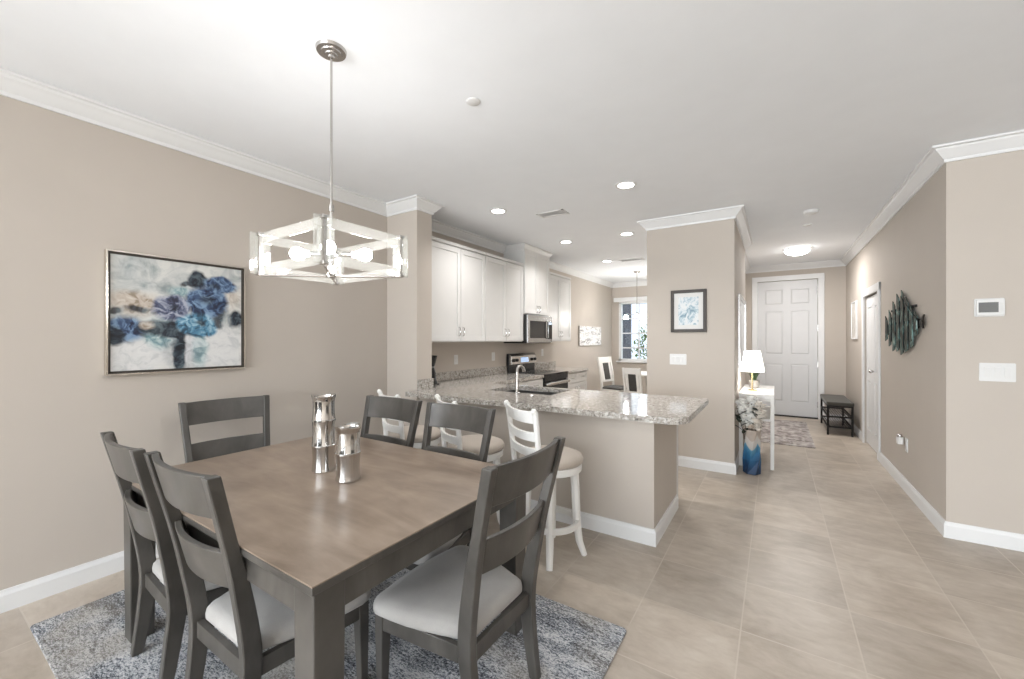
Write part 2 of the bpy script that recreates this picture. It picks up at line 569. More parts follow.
def tag(o, label, cat, group=None):
    o['label'] = label
    o['category'] = cat
    if group:
        o['group'] = group
    return o
def thing(name, label, cat, loc=(0, 0, 0), rz=0.0, group=None):
    o = bpy.data.objects.new(name, None)
    o.empty_display_size = 0.1
    COL.objects.link(o)
    o.location = loc
    o.rotation_euler = (0, 0, rz)
    return tag(o, label, cat, group)
def struct(o):
    o['kind'] = 'structure'
    return o
def dup(root, loc, rz, label):
    r = root.copy()
    COL.objects.link(r)
    r.location = loc
    r.rotation_euler = (0, 0, rz)
    r['label'] = label
    for ch in list(root.children):
        c = ch.copy()
        COL.objects.link(c)
        c.parent = r
        for g in list(ch.children):
            d = g.copy()
            COL.objects.link(d)
            d.parent = c
    return r
def rrect(x0, x1, y0, y1, r, n=5):
    pts = []
    for cx, cy, a in ((x1 - r, y0 + r, -PI / 2), (x1 - r, y1 - r, 0), (x0 + r, y1 - r, PI / 2), (x0 + r, y0 + r, PI)):
        for i in range(n + 1):
            t = a + PI / 2 * i / n
            pts.append((cx + r * math.cos(t), cy + r * math.sin(t)))
    return pts
def sweep_trim(path, prof, side):
    """profile [(out, z)] swept along a floor-plan path with mitred corners; side=+1 puts 'out' to the left of travel"""
    P = [Vector((p[0], p[1])) for p in path]
    mb = MB()
    rings = []
    for i, p in enumerate(P):
        def nrm(a, b):
            d = (b - a).normalized()
            return Vector((-d.y, d.x)) * side
        if i == 0:
            o = nrm(P[0], P[1])
        elif i == len(P) - 1:
            o = nrm(P[-2], P[-1])
        else:
            n1, n2 = nrm(P[i - 1], p), nrm(p, P[i + 1])
            o = (n1 + n2)
            o = o / max(0.2, (1 + n1.dot(n2)))
        rings.append([(p.x + o.x * q[0], p.y + o.y * q[0], q[1]) for q in prof])
    mb.rings(rings)
    return mb

CEIL = 2.76
XL, XR, YH, YD, YN = -3.34, 1.02, 4.10, 8.95, 9.68
CROWN = [(0, CEIL - 0.105), (0.012, CEIL - 0.105), (0.014, CEIL - 0.085), (0.030, CEIL - 0.072), (0.050, CEIL - 0.045), (0.066, CEIL - 0.030), (0.072, CEIL - 0.018), (0.090, CEIL - 0.014), (0.092, CEIL - 0.001), (0, CEIL - 0.001)]
BASE = [(0, 0.0), (0.016, 0.0), (0.016, 0.085), (0.011, 0.100), (0.009, 0.112), (0, 0.112)]

# ---------------------------------------------------------------- setting
struct(MB().box(-3.55, 4.15, -6.7, 9.9, -0.12, 0.0).build('floor', M['tile']))
struct(MB().box(-3.55, 4.15, -6.7, 9.9, CEIL, CEIL + 0.12).build('ceiling', M['ceiling']))
struct(MB().box(XL - 0.15, XL, -3.3, YN + 0.15, 0, CEIL).box(XL - 0.15, XL, -6.6, -6.3, 0, CEIL).box(XL - 0.15, XL, -6.3, -3.3, 0, 0.6).box(XL - 0.15, XL, -6.3, -3.3, 2.45, CEIL).build('wall_left', M['wall']))  # unseen rear opening made up to go with the added side fill
struct(MB().box(XL, -2.911, 2.82, 3.02, 0, CEIL).build('wall_stub', M['wall']))
struct(MB().box(-2.911, -0.69, 2.85, 3.0, 0, 0.845).box(-0.83, -0.69, 3.0, 3.60, 0, 0.845).build('wall_peninsula', M['wall']))
struct(MB().box(-1.244, -0.354, 4.81, 6.60, 0, CEIL).box(-1.244, -0.47, 6.60, YN + 0.1, 0, CEIL).build('wall_pillar', M['wall']))
struct(MB().box(XR, XR + 0.15, YH + 0.15, 6.32, 0, CEIL).box(XR, XR + 0.15, 7.23, YD, 0, CEIL).box(XR, XR + 0.15, 6.32, 7.23, 1.975, CEIL)
       .box(XR, 4.1, YH, YH + 0.15, 0, CEIL).build('wall_right', M['wall']))
struct(MB().box(-0.47, -0.275, YD, YD + 0.15, 0, CEIL).box(0.636, XR + 0.15, YD, YD + 0.15, 0, CEIL).box(-0.275, 0.636, YD, YD + 0.15, 2.475, CEIL).build('wall_entry', M['wall']))
struct(MB().box(XL, -3.17, YN, YN + 0.15, 0, CEIL).box(-1.90, -1.244, YN, YN + 0.15, 0, CEIL).box(-3.17, -1.90, YN, YN + 0.15, 0, 0.88).box(-3.17, -1.90, YN, YN + 0.15, 2.30, CEIL).build('wall_nook', M['wall']))
struct(MB().box(XL, -2.75, -6.6, -6.5, 0, CEIL).box(1.95, 4.1, -6.6, -6.5, 0, CEIL).box(-2.75, 1.95, -6.6, -6.5, 2.5, CEIL).build('wall_rear', M['wall']))
struct(MB().box(4.0, 4.15, -6.6, YH, 0, CEIL).build('wall_side', M['wall']))

# crown moulding
def crown(name, path, side):
    return struct(sweep_trim(path, CROWN, side).build(name, M['trim'], smooth=True, angle=0.35))
crown('trim_1', [(XL, -6.5), (XL, 2.82), (-2.911, 2.82), (-2.911, 3.02), (XL, 3.02), (XL, YN), (-1.244, YN)], -1)
crown('trim_2', [(-1.244, YN), (-1.244, 4.81), (-0.354, 4.81), (-0.354, 6.60), (-0.47, 6.60), (-0.47, YD), (XR, YD), (XR, YH), (4.0, YH)], -1)
# baseboards
def basebd(name, path, side):
    return struct(sweep_trim(path, BASE, side).build(name, M['trim']))
basebd('baseboard_left', [(XL, -6.5), (XL, 2.82), (-2.911, 2.82), (-2.911, 2.85), (-0.69, 2.85), (-0.69, 3.60)], -1)
basebd('baseboard_pillar', [(-1.244, YN), (-1.244, 4.81), (-0.354, 4.81), (-0.354, 6.60), (-0.47, 6.60), (-0.47, YD), (-0.37, YD)], -1)
basebd('baseboard_entry', [(0.73, YD), (XR, YD), (XR, 7.33)], -1)
basebd('baseboard_right', [(XR, 6.22), (XR, YH), (4.0, YH)], -1)
basebd('baseboard_kitchen', [(XL, 6.62), (XL, YN), (-1.26, YN)], -1)
# painted ledge under the worktop overhang
struct(MB().box(-2.911, -0.672, 2.832, 3.0, 0.845, 0.868).box(-0.83, -0.672, 3.0, 3.60, 0.845, 0.868).build('trim_3', M['trim'], bevel=0.004))

# front door
d = thing('door_1', 'white six-panel front door at the end of the hall', 'door', (0.18, YD, 0))
struct(d)
def panel_door(mb, x0, x1, y, z0, z1, cells, t=0.03):
    """face at y (front, toward -y), raised panels inside recessed cells"""
    mb.box(x0, x1, y + 0.008, y + t, z0, z1)
    xs = sorted({x0, x1} | {c[0] for c in cells} | {c[1] for c in cells})
    zs = sorted({z0, z1} | {c[2] for c in cells} | {c[3] for c in cells})
    for a, b in zip(xs, xs[1:]):
        for c, e in zip(zs, zs[1:]):
            mx, mz = (a + b) / 2, (c + e) / 2
            if not any(q[0] < mx < q[1] and q[2] < mz < q[3] for q in cells):
                mb.box(a, b, y - 0.004, y + 0.009, c, e)
    for q in cells:
        i = 0.028
        mb.rings([[(q[0] + 0.008, y + 0.008, q[2] + 0.008), (q[1] - 0.008, y + 0.008, q[2] + 0.008), (q[1] - 0.008, y + 0.008, q[3] - 0.008), (q[0] + 0.008, y + 0.008, q[3] - 0.008)],
                  [(q[0] + i, y - 0.002, q[2] + i), (q[1] - i, y - 0.002, q[2] + i), (q[1] - i, y - 0.002, q[3] - i), (q[0] + i, y - 0.002, q[3] - i)]])
    return mb
cells = []
for cx0, cx1 in ((-0.34, -0.055), (0.055, 0.34)):
    cells += [(cx0, cx1, 0.27, 0.95), (cx0, cx1, 1.13, 1.92), (cx0, cx1, 2.04, 2.32)]
panel_door(MB(), -0.45, 0.45, 0.02, 0.022, 2.468, cells).build('door_slab', M['door'], d)
cs = MB()
cs.box(-0.545, -0.455, -0.020, 0.001, 0, 2.56).box(0.456, 0.546, -0.020, 0.001, 0, 2.56).box(-0.545, 0.546, -0.022, 0.001, 2.475, 2.565)
cs.build('casing', M['trim'], d, bevel=0.005)
MB().box(-0.455, 0.456, -0.03, 0.06, 0.0, 0.02).build('threshold', M['dark_gap'], d)
for z in (0.25, 0.95, 1.6, 2.28):
    MB().box(0.446, 0.458, -0.006, 0.018, z - 0.05, z + 0.05).build('hinge', M['nickel'], d)
# closet door in the right hall wall
d = thing('door_2', 'white narrow closet door with small knob on the right hall wall', 'door', (XR, 6.775, 0))
struct(d)
mm = Matrix.Rotation(-PI / 2, 4, 'Z')
sl = panel_door(MB(), -0.45, -0.003, 0.022, 0.025, 1.955, [(-0.36, -0.09, 0.22, 0.86), (-0.36, -0.09, 1.0, 1.82)])
sl.xform(mm).build('door_leaf', M['trim'], d)
sl = panel_door(MB(), 0.003, 0.45, 0.022, 0.025, 1.955, [(0.09, 0.36, 0.22, 0.86), (0.09, 0.36, 1.0, 1.82)])
sl.xform(mm).build('door_leaf', M['trim'], d)
cs = MB()
cs.box(-0.55, -0.455, -0.020, 0.0, 0, 2.06).box(0.455, 0.55, -0.020, 0.0, 0, 2.06).box(-0.55, 0.55, -0.022, 0.0, 1.97, 2.065)
cs.xform(mm).build('casing', M['trim'], d, bevel=0.005)
MB().box(-0.455, 0.455, 0.03, 0.10, 1.956, 1.972).xform(mm).build('track', M['dark_gap'], d)
MB().sphere((0.05, -0.012, 1.0), 0.022).sphere((0.05, 0.008, 1.0), 0.012).xform(mm).build('knob', M['nickel'], d, smooth=True)

# nook window
w = thing('window_1', 'white breakfast nook window with dark siding and shrub outside', 'window', (-2.535, YN, 0))
struct(w)
fr = MB()
for a, b in ((-0.635, -0.575), (0.575, 0.635)):
    fr.box(a, b, -0.005, 0.12, 0.88, 2.30)
fr.box(-0.635, 0.635, -0.005, 0.12, 0.88, 0.94).box(-0.635, 0.635, -0.005, 0.12, 2.25, 2.30)
fr.build('window_frame', M['trim'], w, bevel=0.004)
mn = MB()
mn.box(-0.18, -0.155, 0.05, 0.075, 0.94, 2.25).box(0.20, 0.225, 0.05, 0.075, 0.94, 2.25)
for z in (1.20, 1.55, 1.90):
    mn.box(-0.575, 0.575, 0.05, 0.075, z - 0.014, z + 0.014)
mn.build('muntins', M['trim'], w)
MB().box(-0.575, 0.575, 0.058, 0.064, 0.94, 2.25).build('pane', M['glass'], w)
MB().box(-0.69, 0.69, -0.06, 0.0, 0.855, 0.885).build('sill', M['trim'], w, bevel=0.004)
MB().box(-0.74, 0.74, -0.075, -0.001, 2.30, 2.40).build('blind_headrail', M['trim'], w, bevel=0.006)
# outside the nook
g = struct(MB().box(-9, 6, 9.95, 24, -0.3, -0.1).build('ground_outside', M['lawn']))
sd = MB()
for k in range(26):
    sd.rings([[(-6.5, 12.0, -0.1 + k * 0.13), (-6.5, 12.03, -0.1 + k * 0.13), (-6.5, 12.015, 0.03 + k * 0.13), (-6.5, 12.01, 0.03 + k * 0.13)], [(-3.58, 12.0, -0.1 + k * 0.13), (-3.58, 12.03, -0.1 + k * 0.13), (-3.58, 12.015, 0.03 + k * 0.13), (-3.58, 12.01, 0.03 + k * 0.13)]])
sd.box(-6.5, -3.58, 12.02, 12.10, -0.1, 3.3)
struct(sd.build('wall_outside', M['siding']))
sh = thing('shrub', 'green leafy shrub outside the breakfast nook window', 'shrub', (-3.30, 13.0, -0.1))
MB().tube([(0, 0, 0), (0.02, 0, 0.6), (-0.03, 0.02, 1.1)], 0.03).build('stem', M['stem'], sh)
fo = MB()
for i in range(420):
    a, b = random.uniform(0, 2 * PI), random.uniform(-1, 1)
    r = random.uniform(0.55, 1.0)
    c = Vector((0.5 * r * math.cos(a) * math.sqrt(1 - b * b), 0.5 * r * math.sin(a) * math.sqrt(1 - b * b), 1.15 + 0.75 * r * b))
    e = c + Vector((random.uniform(-1, 1), random.uniform(-1, 1), random.uniform(-0.4, 1))).normalized() * 0.14
    fo.leaf(c, e, 0.03, n=3)
fo.build('foliage', M['shrub'], sh)

# ---------------------------------------------------------------- rugs
tag(MB().prism(rrect(-3.04, -0.595, 0.395, 1.945, 0.02), 0.0005, 0.012).build('area_rug', M['rug'], bevel=0.003),
    'mottled grey and blue rug under the dining table', 'rug')
tag(MB().prism(rrect(-0.20, 0.44, 6.51, 8.45, 0.02), 0.0005, 0.010).build('hall_rug', M['hall_rug'], bevel=0.002),
    'small patterned brown and cream rug before the front door', 'rug')
RZ = 0.012

# ---------------------------------------------------------------- dining table
t = thing('dining_table', 'large brown grey wooden dining table on the rug', 'table', (-1.785, 1.16, RZ))
HX, HY, H = 0.782, 0.556, 0.76 - RZ
tp = MB()
tp.rings([[(x * (HX - i), y * (HY - i), z) for x, y in ((-1, -1), (1, -1), (1, 1), (-1, 1))] for i, z in ((0.0015, H - 0.0035), (0.0015, H - 0.001), (0.003, H))])
tp.build('tabletop', M['top'], t)
MB().box(-HX, HX, -HY, HY, H - 0.026, H - 0.004).build('tabletop_edge', M['wood'], t, bevel=0.003)  # separate greyer band, the edge's shading put into its colour
for sx in (-1, 1):
    for sy in (-1, 1):
        x0, y0 = sx * (HX - 0.060), sy * (HY - 0.060)
        MB().rect_sweep([(x0, y0, 0), (x0, y0, H - 0.026)], [0.043, 0.048], [0.043, 0.048]).build('leg', M['wood'], t, bevel=0.004)
for sy in (-1, 1):
    y = sy * (HY - 0.030)
    MB().box(-HX + 0.108, HX - 0.108, y - 0.012, y + 0.012, H - 0.112, H - 0.026).build('apron', M['wood'], t, bevel=0.002)
for sx in (-1, 1):
    x = sx * (HX - 0.030)
    MB().box(x - 0.012, x + 0.012, -HY + 0.108, HY - 0.108, H - 0.112, H - 0.026).build('apron', M['wood'], t, bevel=0.002)

# ---------------------------------------------------------------- dining chairs
def lerp_path(keys, n):
    """catmull-rom through keys [(y, z)] -> n points"""
    out = []
    K = [keys[0]] + keys + [keys[-1]]
    segs = len(keys) - 1
    for i in range(n + 1):
        u = i / n * segs
        k = min(int(u), segs - 1)
        f = u - k
        p0, p1, p2, p3 = (Vector(K[k + j]) for j in range(4))
        out.append(0.5 * ((2 * p1) + (p2 - p0) * f + (2 * p0 - 5 * p1 + 4 * p2 - p3) * f * f + (3 * p1 - p0 - 3 * p2 + p3) * f ** 3))
    return out
POST = [(-0.215, 0.0), (-0.186, 0.20), (-0.176, 0.37), (-0.212, 0.60), (-0.258, 0.80), (-0.302, 0.988)]
def post_y(z):
    pts = lerp_path(POST, 60)
    for a, b in zip(pts, pts[1:]):
        if a.y <= z <= b.y:
            return a.x + (b.x - a.x) * (z - a.y) / max(1e-6, b.y - a.y)
    return pts[-1].x
def make_chair(label):
    t = thing('dining_chair', label, 'chair', group='dining chairs around the table')
    def pw(z):
        return 0.188 + 0.050 * max(0.0, min(1.0, (z - 0.20) / 0.78))
    for sx in (-1, 1):
        pts = lerp_path(POST, 22)
        path = [(sx * pw(p.y), p.x, p.y) for p in pts]
        dep = [0.020 + 0.009 * math.sin(PI * min(1, max(0, p.y / 0.75))) for p in pts]
        MB().rect_sweep(path, 0.018, dep).build('rear_leg', M['wood'], t, smooth=True, bevel=0.004, angle=0.5)
        MB().rect_sweep([(sx * 0.222, 0.230, 0), (sx * 0.228, 0.220, 0.25), (sx * 0.228, 0.218, 0.345)], [0.015, 0.021, 0.022], [0.015, 0.021, 0.022]).build('front_leg', M['wood'], t, bevel=0.003)
    def slat(name, z0, z1, bow):
        mb = MB()
        nx = 14
        rings = []
        for i in range(nx + 1):
            u = -1 + 2 * i / nx
            off = -bow * (1 - u * u) + 0.004
            ring = []
            for z, s in ((z0, -1), (z1, -1), (z1, 1), (z0, 1)):
                ring.append((u * (pw(z) - 0.016), post_y(z) + off + s * 0.010, z))
            rings.append(ring)
        mb.rings(rings)
        return mb.build(name, M['wood'], t, smooth=True, bevel=0.003, angle=0.5)
    slat('top_rail', 0.845, 0.986, 0.034)
    slat('back_slat', 0.600, 0.730, 0.034)
    # rails under the seat
    MB().box(-0.176, 0.176, -0.190, -0.168, 0.285, 0.345).build('seat_rail', M['wood'], t, bevel=0.002)
    MB().box(-0.206, 0.206, 0.208, 0.232, 0.285, 0.345).build('seat_rail', M['wood'], t, bevel=0.002)
    for sx in (-1, 1):
        MB().rings([[(sx * 0.182, -0.160, z), (sx * 0.204, -0.160, z), (sx * 0.246, 0.198, z), (sx * 0.224, 0.198, z)] for z in (0.285, 0.345)]).build('seat_rail', M['wood'], t, bevel=0.002)
    # cushion
    out = []
    def corner(cx, cy, r, a0, n=6):
        for i in range(n + 1):
            a = a0 + PI / 2 * i / n
            out.append((cx + r * math.cos(a), cy + r * math.sin(a)))
    corner(0.145, -0.132, 0.040, -PI / 2)
    for i in range(1, 5):
        out.append((0.187 + 0.078 * math.sin(PI * i / 10), -0.132 + 0.36 * i / 5))
    corner(0.212, 0.210, 0.055, 0)
    for i in range(1, 6):
        u = i / 6
        out.append((0.212 - 0.424 * u, 0.265 + 0.020 * math.sin(PI * u)))
    corner(-0.212, 0.210, 0.055, PI / 2)
    for i in range(1, 5):
        u = 1 - i / 5
        out.append((-(0.187 + 0.078 * math.sin(PI * u / 2)), -0.132 + 0.36 * u))
    corner(-0.145, -0.132, 0.040, PI)
    rings = []
    for sc, z in ((0.96, 0.345), (0.995, 0.354), (1.0, 0.368), (0.985, 0.385), (0.93, 0.399), (0.80, 0.409), (0.5, 0.415), (0.08, 0.417)):
        rings.append([(x * sc, (y - 0.01) * sc + 0.01, z) for x, y in out])
    MB().rings(rings).build('seat', M['seat'], t, smooth=True, angle=1.2)
    return t
R = math.radians
ch = make_chair('grey wooden dining chair on the near side, the one nearer the left wall')
ch.location = (-2.172, 0.822, RZ)
ch.rotation_euler = (0, 0, R(-3))
dup(ch, (-1.620, 0.826, RZ), R(0), 'grey wooden dining chair on the near side, beside the front table corner')
dup(ch, (-2.190, 1.605, RZ), R(181), 'grey wooden dining chair on the far side, farther from the big right chair')
dup(ch, (-1.605, 1.605, RZ), R(180), 'grey wooden dining chair on the far side, between table and middle bar stool')
dup(ch, (-2.815, 1.225, RZ), R(-99), 'grey wooden dining chair at the table end against the left wall')
dup(ch, (-1.045, 1.275, RZ), R(89), 'largest grey wooden dining chair, turned side-on with its pale seat in full view')

# ---------------------------------------------------------------- candle holders
def holder(name, label, x, y, secs, rz):
    t = thing(name, label, 'candle holder', (x, y, 0.76), rz, 'silver bamboo candle holders')
    h = 0.123
    for k in range(secs):
        prof = []
        r0 = 0.055 - 0.001 * k
        for i in range(13):
            u = i / 12
            prof.append((r0 - 0.0045 * math.sin(PI * u) ** 0.8 + (0.003 if k == secs - 1 and u > 0.9 else 0), k * h + 0.003 + u * (h - 0.006)))
        mb = MB()
        mb.rings([[(r * math.cos(2 * PI * i / 32), r * math.sin(2 * PI * i / 32), z + (0.006 * math.sin(4 * PI * i / 32) if (k == secs - 1 and j == len(prof) - 1) else 0)) for i in range(32)] for j, (r, z) in enumerate(prof)]
                 + ([[(r * math.cos(2 * PI * i / 32), r * math.sin(2 * PI * i / 32), z) for i in range(32)] for r, z in ((0.046, k * h + h - 0.006), (0.040, k * h + h - 0.04), (0.038, k * h + h - 0.06))] if k == secs - 1 else []))
        mb.build('section', M['chrome'], t, smooth=True)
        if k:
            rp = [(r0 - 0.002, k * h - 0.006), (r0 + 0.002, k * h - 0.003), (r0 + 0.002, k * h + 0.003), (r0 - 0.002, k * h + 0.006)]
            MB().lathe(rp, n=32).build('joint_ring', M['chrome'], t, smooth=True)
    return t
holder('candle_holder', 'tall shiny silver bamboo candle holder of three sections on the table', -1.865, 1.185, 3, 0.3)
holder('candle_holder', 'short shiny silver bamboo candle holder of two sections on the table', -1.645, 1.165, 2, 1.1)

# ---------------------------------------------------------------- chandelier
t = thing('chandelier', 'rectangular clear acrylic chandelier with lit bulbs over the dining table', 'chandelier', (-1.75, 1.15, 1.70))
A, B, HH = 0.250, 0.195, 0.190
MB().lathe([(0.002, 1.02), (0.014, 1.02), (0.016, 1.028), (0.028, 1.03), (0.030, 1.036), (0.046, 1.038), (0.048, 1.044), (0.064, 1.046), (0.068, 1.059), (0.002, 1.0595)], n=32).build('ceiling_plate', M['nickel'], t, smooth=True, angle=0.4)
MB().tube([(0, 0, 0.10), (0, 0, 1.02)], 0.0052, 10).lathe([(0.012, 0.30), (0.012, 0.33)], n=12).build('rod', M['nickel'], t, smooth=True)
def frame_panel(axis, pos, half):
    mb = MB()
    wd, th, e = 0.044, 0.005, 0.045
    L = half + e
    def bx(u0, u1, z0, z1):
        if axis == 'x':
            mb.box(u0, u1, pos - th, pos + th, z0, z1)
        else:
            mb.box(pos - th, pos + th, u0, u1, z0, z1)
    bx(-L, L, 0, wd)
    bx(-L, L, HH - wd, HH)
    bx(-L, -half + wd, wd, HH - wd)
    bx(half - wd, L, wd, HH - wd)
    return mb.build('acrylic_panel', M['acrylic'], t, bevel=0.002)
frame_panel('x', -B, A)
frame_panel('x', B, A)
frame_panel('y', -A, B)
frame_panel('y', A, B)
for sx in (-1, 1):
    for sy in (-1, 1):
        cx, cy = sx * (A + 0.0), sy * (B + 0.0)
        MB().box(cx - 0.014, cx + 0.014, cy - 0.014, cy + 0.014, HH - 0.012, HH + 0.004).build('corner_clip', M['nickel'], t, bevel=0.002)
        MB().box(cx - 0.014, cx + 0.014, cy - 0.014, cy + 0.014, -0.004, 0.012).build('corner_clip', M['nickel'], t, bevel=0.002)
        MB().box(cx - 0.008, cx + 0.008, cy - 0.008, cy + 0.008, 0.012, HH - 0.012).build('corner_post', M['nickel'], t)
        MB().tube([(cx, cy, -0.003), (0.012 * sx, 0.01 * sy, -0.003)], 0.0055, 8).build('cross_bar', M['nickel'], t, smooth=True)
MB().lathe([(0.002, -0.012), (0.022, -0.010), (0.024, 0.0), (0.016, 0.012), (0.016, 0.075), (0.022, 0.085), (0.014, 0.10), (0.002, 0.10)], n=20).build('hub', M['chrome'], t, smooth=True)
dl = math.hypot(A, B)
for sx in (-1, 1):
    for sy in (-1, 1):
        dx, dy, bz, r1 = sx * A / dl, sy * B / dl, 0.100, 0.095
        MB().tube([(dx * 0.012, dy * 0.012, bz - 0.02), (dx * 0.055, dy * 0.055, bz)], 0.006, 8).tube([(dx * 0.05, dy * 0.05, bz), (dx * r1, dy * r1, bz)], 0.013, 12).build('lamp_holder', M['chrome'], t, smooth=True)
        b = MB().lathe([(0.012, 0.0), (0.013, 0.018), (0.022, 0.034), (0.029, 0.050), (0.030, 0.062), (0.025, 0.078), (0.013, 0.088), (0.002, 0.091)], n=18)
        rot = Matrix.Rotation(math.atan2(dy, dx), 4, 'Z') @ Matrix.Rotation(PI / 2, 4, 'Y')
        b.xform(Matrix.Translation((dx * r1, dy * r1, bz)) @ rot).build('bulb', M['bulb'], t, smooth=True)

# ---------------------------------------------------------------- pictures
t = thing('framed_painting', 'large blue floral abstract painting in thin silver frame on left wall', 'painting', (XL, 1.096, 1.56))
hw, hh = 0.364, 0.362
MB().box(0.002, 0.028, -hw + 0.012, hw - 0.012, -hh + 0.012, hh - 0.012).build('canvas', M['canvas'], t)
fm = MB()
fm.box(0.002, 0.042, -hw - 0.011, -hw - 0.002, -hh - 0.011, hh + 0.011).box(0.002, 0.042, hw + 0.002, hw + 0.011, -hh - 0.011, hh + 0.011)
fm.box(0.002, 0.042, -hw - 0.002, hw + 0.002, -hh - 0.011, -hh - 0.002).box(0.002, 0.042, -hw - 0.002, hw + 0.002, hh + 0.002, hh + 0.011)
fm.build('frame', M['silverframe'], t)
fm = MB()
fm.box(0.001, 0.024, -hw - 0.002, -hw + 0.012, -hh - 0.002, hh + 0.002).box(0.001, 0.024, hw - 0.012, hw + 0.002, -hh - 0.002, hh + 0.002)
fm.box(0.001, 0.024, -hw + 0.012, hw - 0.012, -hh - 0.002, -hh + 0.012).box(0.001, 0.024, -hw + 0.012, hw - 0.012, hh - 0.012, hh + 0.002)
fm.build('frame_inner_edge', M['darkframe'], t)

def wall_picture(name, label, cat, loc, rz, hw, hh, fw, fmat, art, mat_w=0.0, depth=0.022):
    """faces local -y"""
    t = thing(name, label, cat, loc, rz)
    f = MB()
    f.box(-hw, -hw + fw, -depth, 0, -hh, hh).box(hw - fw, hw, -depth, 0, -hh, hh).box(-hw + fw, hw - fw, -depth, 0, -hh, -hh + fw).box(-hw + fw, hw - fw, -depth, 0, hh - fw, hh)
    f.build('frame', fmat, t, bevel=0.003)
    if mat_w:
        MB().box(-hw + fw, hw - fw, -depth * 0.5, -0.001, -hh + fw, hh - fw).build('mat_board', M['mat_board'], t)
    i = fw + mat_w
    MB().box(-hw + i, hw - i, -depth * 0.5 - 0.001, -0.001, -hh + i, hh - i).build('print' if art is not M['mirror'] else 'mirror_glass', art, t)
    return t
wall_picture('framed_print', 'small dark framed blue botanical print on the pillar above a switch plate', 'picture', (-0.797, 4.81, 1.712), 0, 0.182, 0.232, 0.034, M['darkframe'], M['print_blue'], 0.046)
wall_picture('wall_mirror', 'tall champagne framed wall mirror above the console table', 'mirror', (-0.354, 5.87, 1.50), PI / 2, 0.60, 0.42, 0.05, M['nickel'], M['mirror'], 0, 0.022)
wall_picture('framed_print', 'narrow pale framed print on the right hall wall above the bench', 'picture', (XR, 8.01, 1.69), -PI / 2, 0.23, 0.285, 0.02, M['trim'], M['print_pale'], 0.0)
t = thing('canvas_print', 'grey and white floral canvas on the kitchen wall beyond the cabinets', 'picture', (XL, 8.25, 1.475), PI / 2)
MB().box(-0.60, 0.60, -0.036, -0.001, -0.20, 0.20).build('canvas', M['print_grey'], t, bevel=0.004)
for sx in (-1, 1):
    MB().box(sx * 0.603 - 0.0025, sx * 0.603 + 0.0025, -0.034, -0.001, -0.20, 0.20).build('canvas_edge', M['nickel'], t)

# ---------------------------------------------------------------- kitchen cabinets
def shaker(mb, u0, u1, z0, z1, rail=0.06):
    """door in local coords: face toward +x, spans y=u, thickness 0.02"""
    mb.box(0, 0.010, u0 + rail - 0.002, u1 - rail + 0.002, z0 + rail - 0.002, z1 - rail + 0.002)
    mb.box(0, 0.020, u0, u0 + rail, z0, z1).box(0, 0.020, u1 - rail, u1, z0, z1)
    mb.box(0, 0.020, u0 + rail, u1 - rail, z0, z0 + rail).box(0, 0.020, u0 + rail, u1 - rail, z1 - rail, z1)
    return mb
def pull(mb, u, z, vert=True, L=0.10):
    if vert:
        mb.tube([(0.018, u, z - L / 2), (0.042, u, z - L / 2 + 0.010), (0.046, u, z), (0.042, u, z + L / 2 - 0.010), (0.018, u, z + L / 2)], 0.0055, 8)
    else:
        mb.tube([(0.018, u - L / 2, z), (0.042, u - L / 2 + 0.010, z), (0.046, u, z), (0.042, u + L / 2 - 0.010, z), (0.018, u + L / 2, z)], 0.0055, 8)
    return mb
def upper(label, y0, y1, split, z0, z1, dep=0.32, crown_top=False, pz=None):
    t = thing('wall_cabinet', label, 'cabinet', (XL + 0.002, 0, 0), 0, 'white wall cabinets')
    MB().box(0.0, dep, y0, y1, z0, z1).build('body', M['cabinet'], t)
    pz = pz if pz else z0 + 0.12
    for a, b, side in ((y0, split, 1), (split, y1, -1)):
        dd = shaker(MB(), a + 0.003, b - 0.003, z0 + 0.012, z1 - 0.012, 0.055)
        dd.xform(Matrix.Translation((dep, 0, 0)))
        dr = dd.build('door', M['cabinet'], t, bevel=0.0015)
        h = pull(MB(), (b - 0.035) if side == 1 else (a + 0.035), pz)
        h.xform(Matrix.Translation((dep, 0, 0)))
        h.build('handle', M['chrome'], dr, smooth=True)
    if crown_top:
        sweep_trim([(0.0, y0), (dep + 0.004, y0), (dep + 0.004, y1), (0.0, y1)], [(0, z1 - 0.02), (0.012, z1 - 0.02), (0.016, z1 + 0.005), (0.045, z1 + 0.045), (0.048, CEIL - 0.002), (0, CEIL - 0.002)], -1).build('crown', M['cabinet'], t)
    else:
        MB().box(0.0, dep + 0.028, y0, y1, z1, z1 + 0.035).build('top_moulding', M['cabinet'], t, bevel=0.006)
    return t
upper('white two-door wall cabinet next to the column', 3.06, 4.05, 3.58, 1.37, 2.44)
upper('white two-door wall cabinet between column cabinet and microwave', 4.052, 4.95, 4.51, 1.37, 2.44)
upper('short white cabinet rising to the ceiling above the microwave', 4.952, 5.71, 5.33, 1.765, 2.69, 0.34, True, 1.85)
upper('white wall cabinet on the window side of the microwave', 5.712, 6.55, 6.13, 1.37, 2.44)

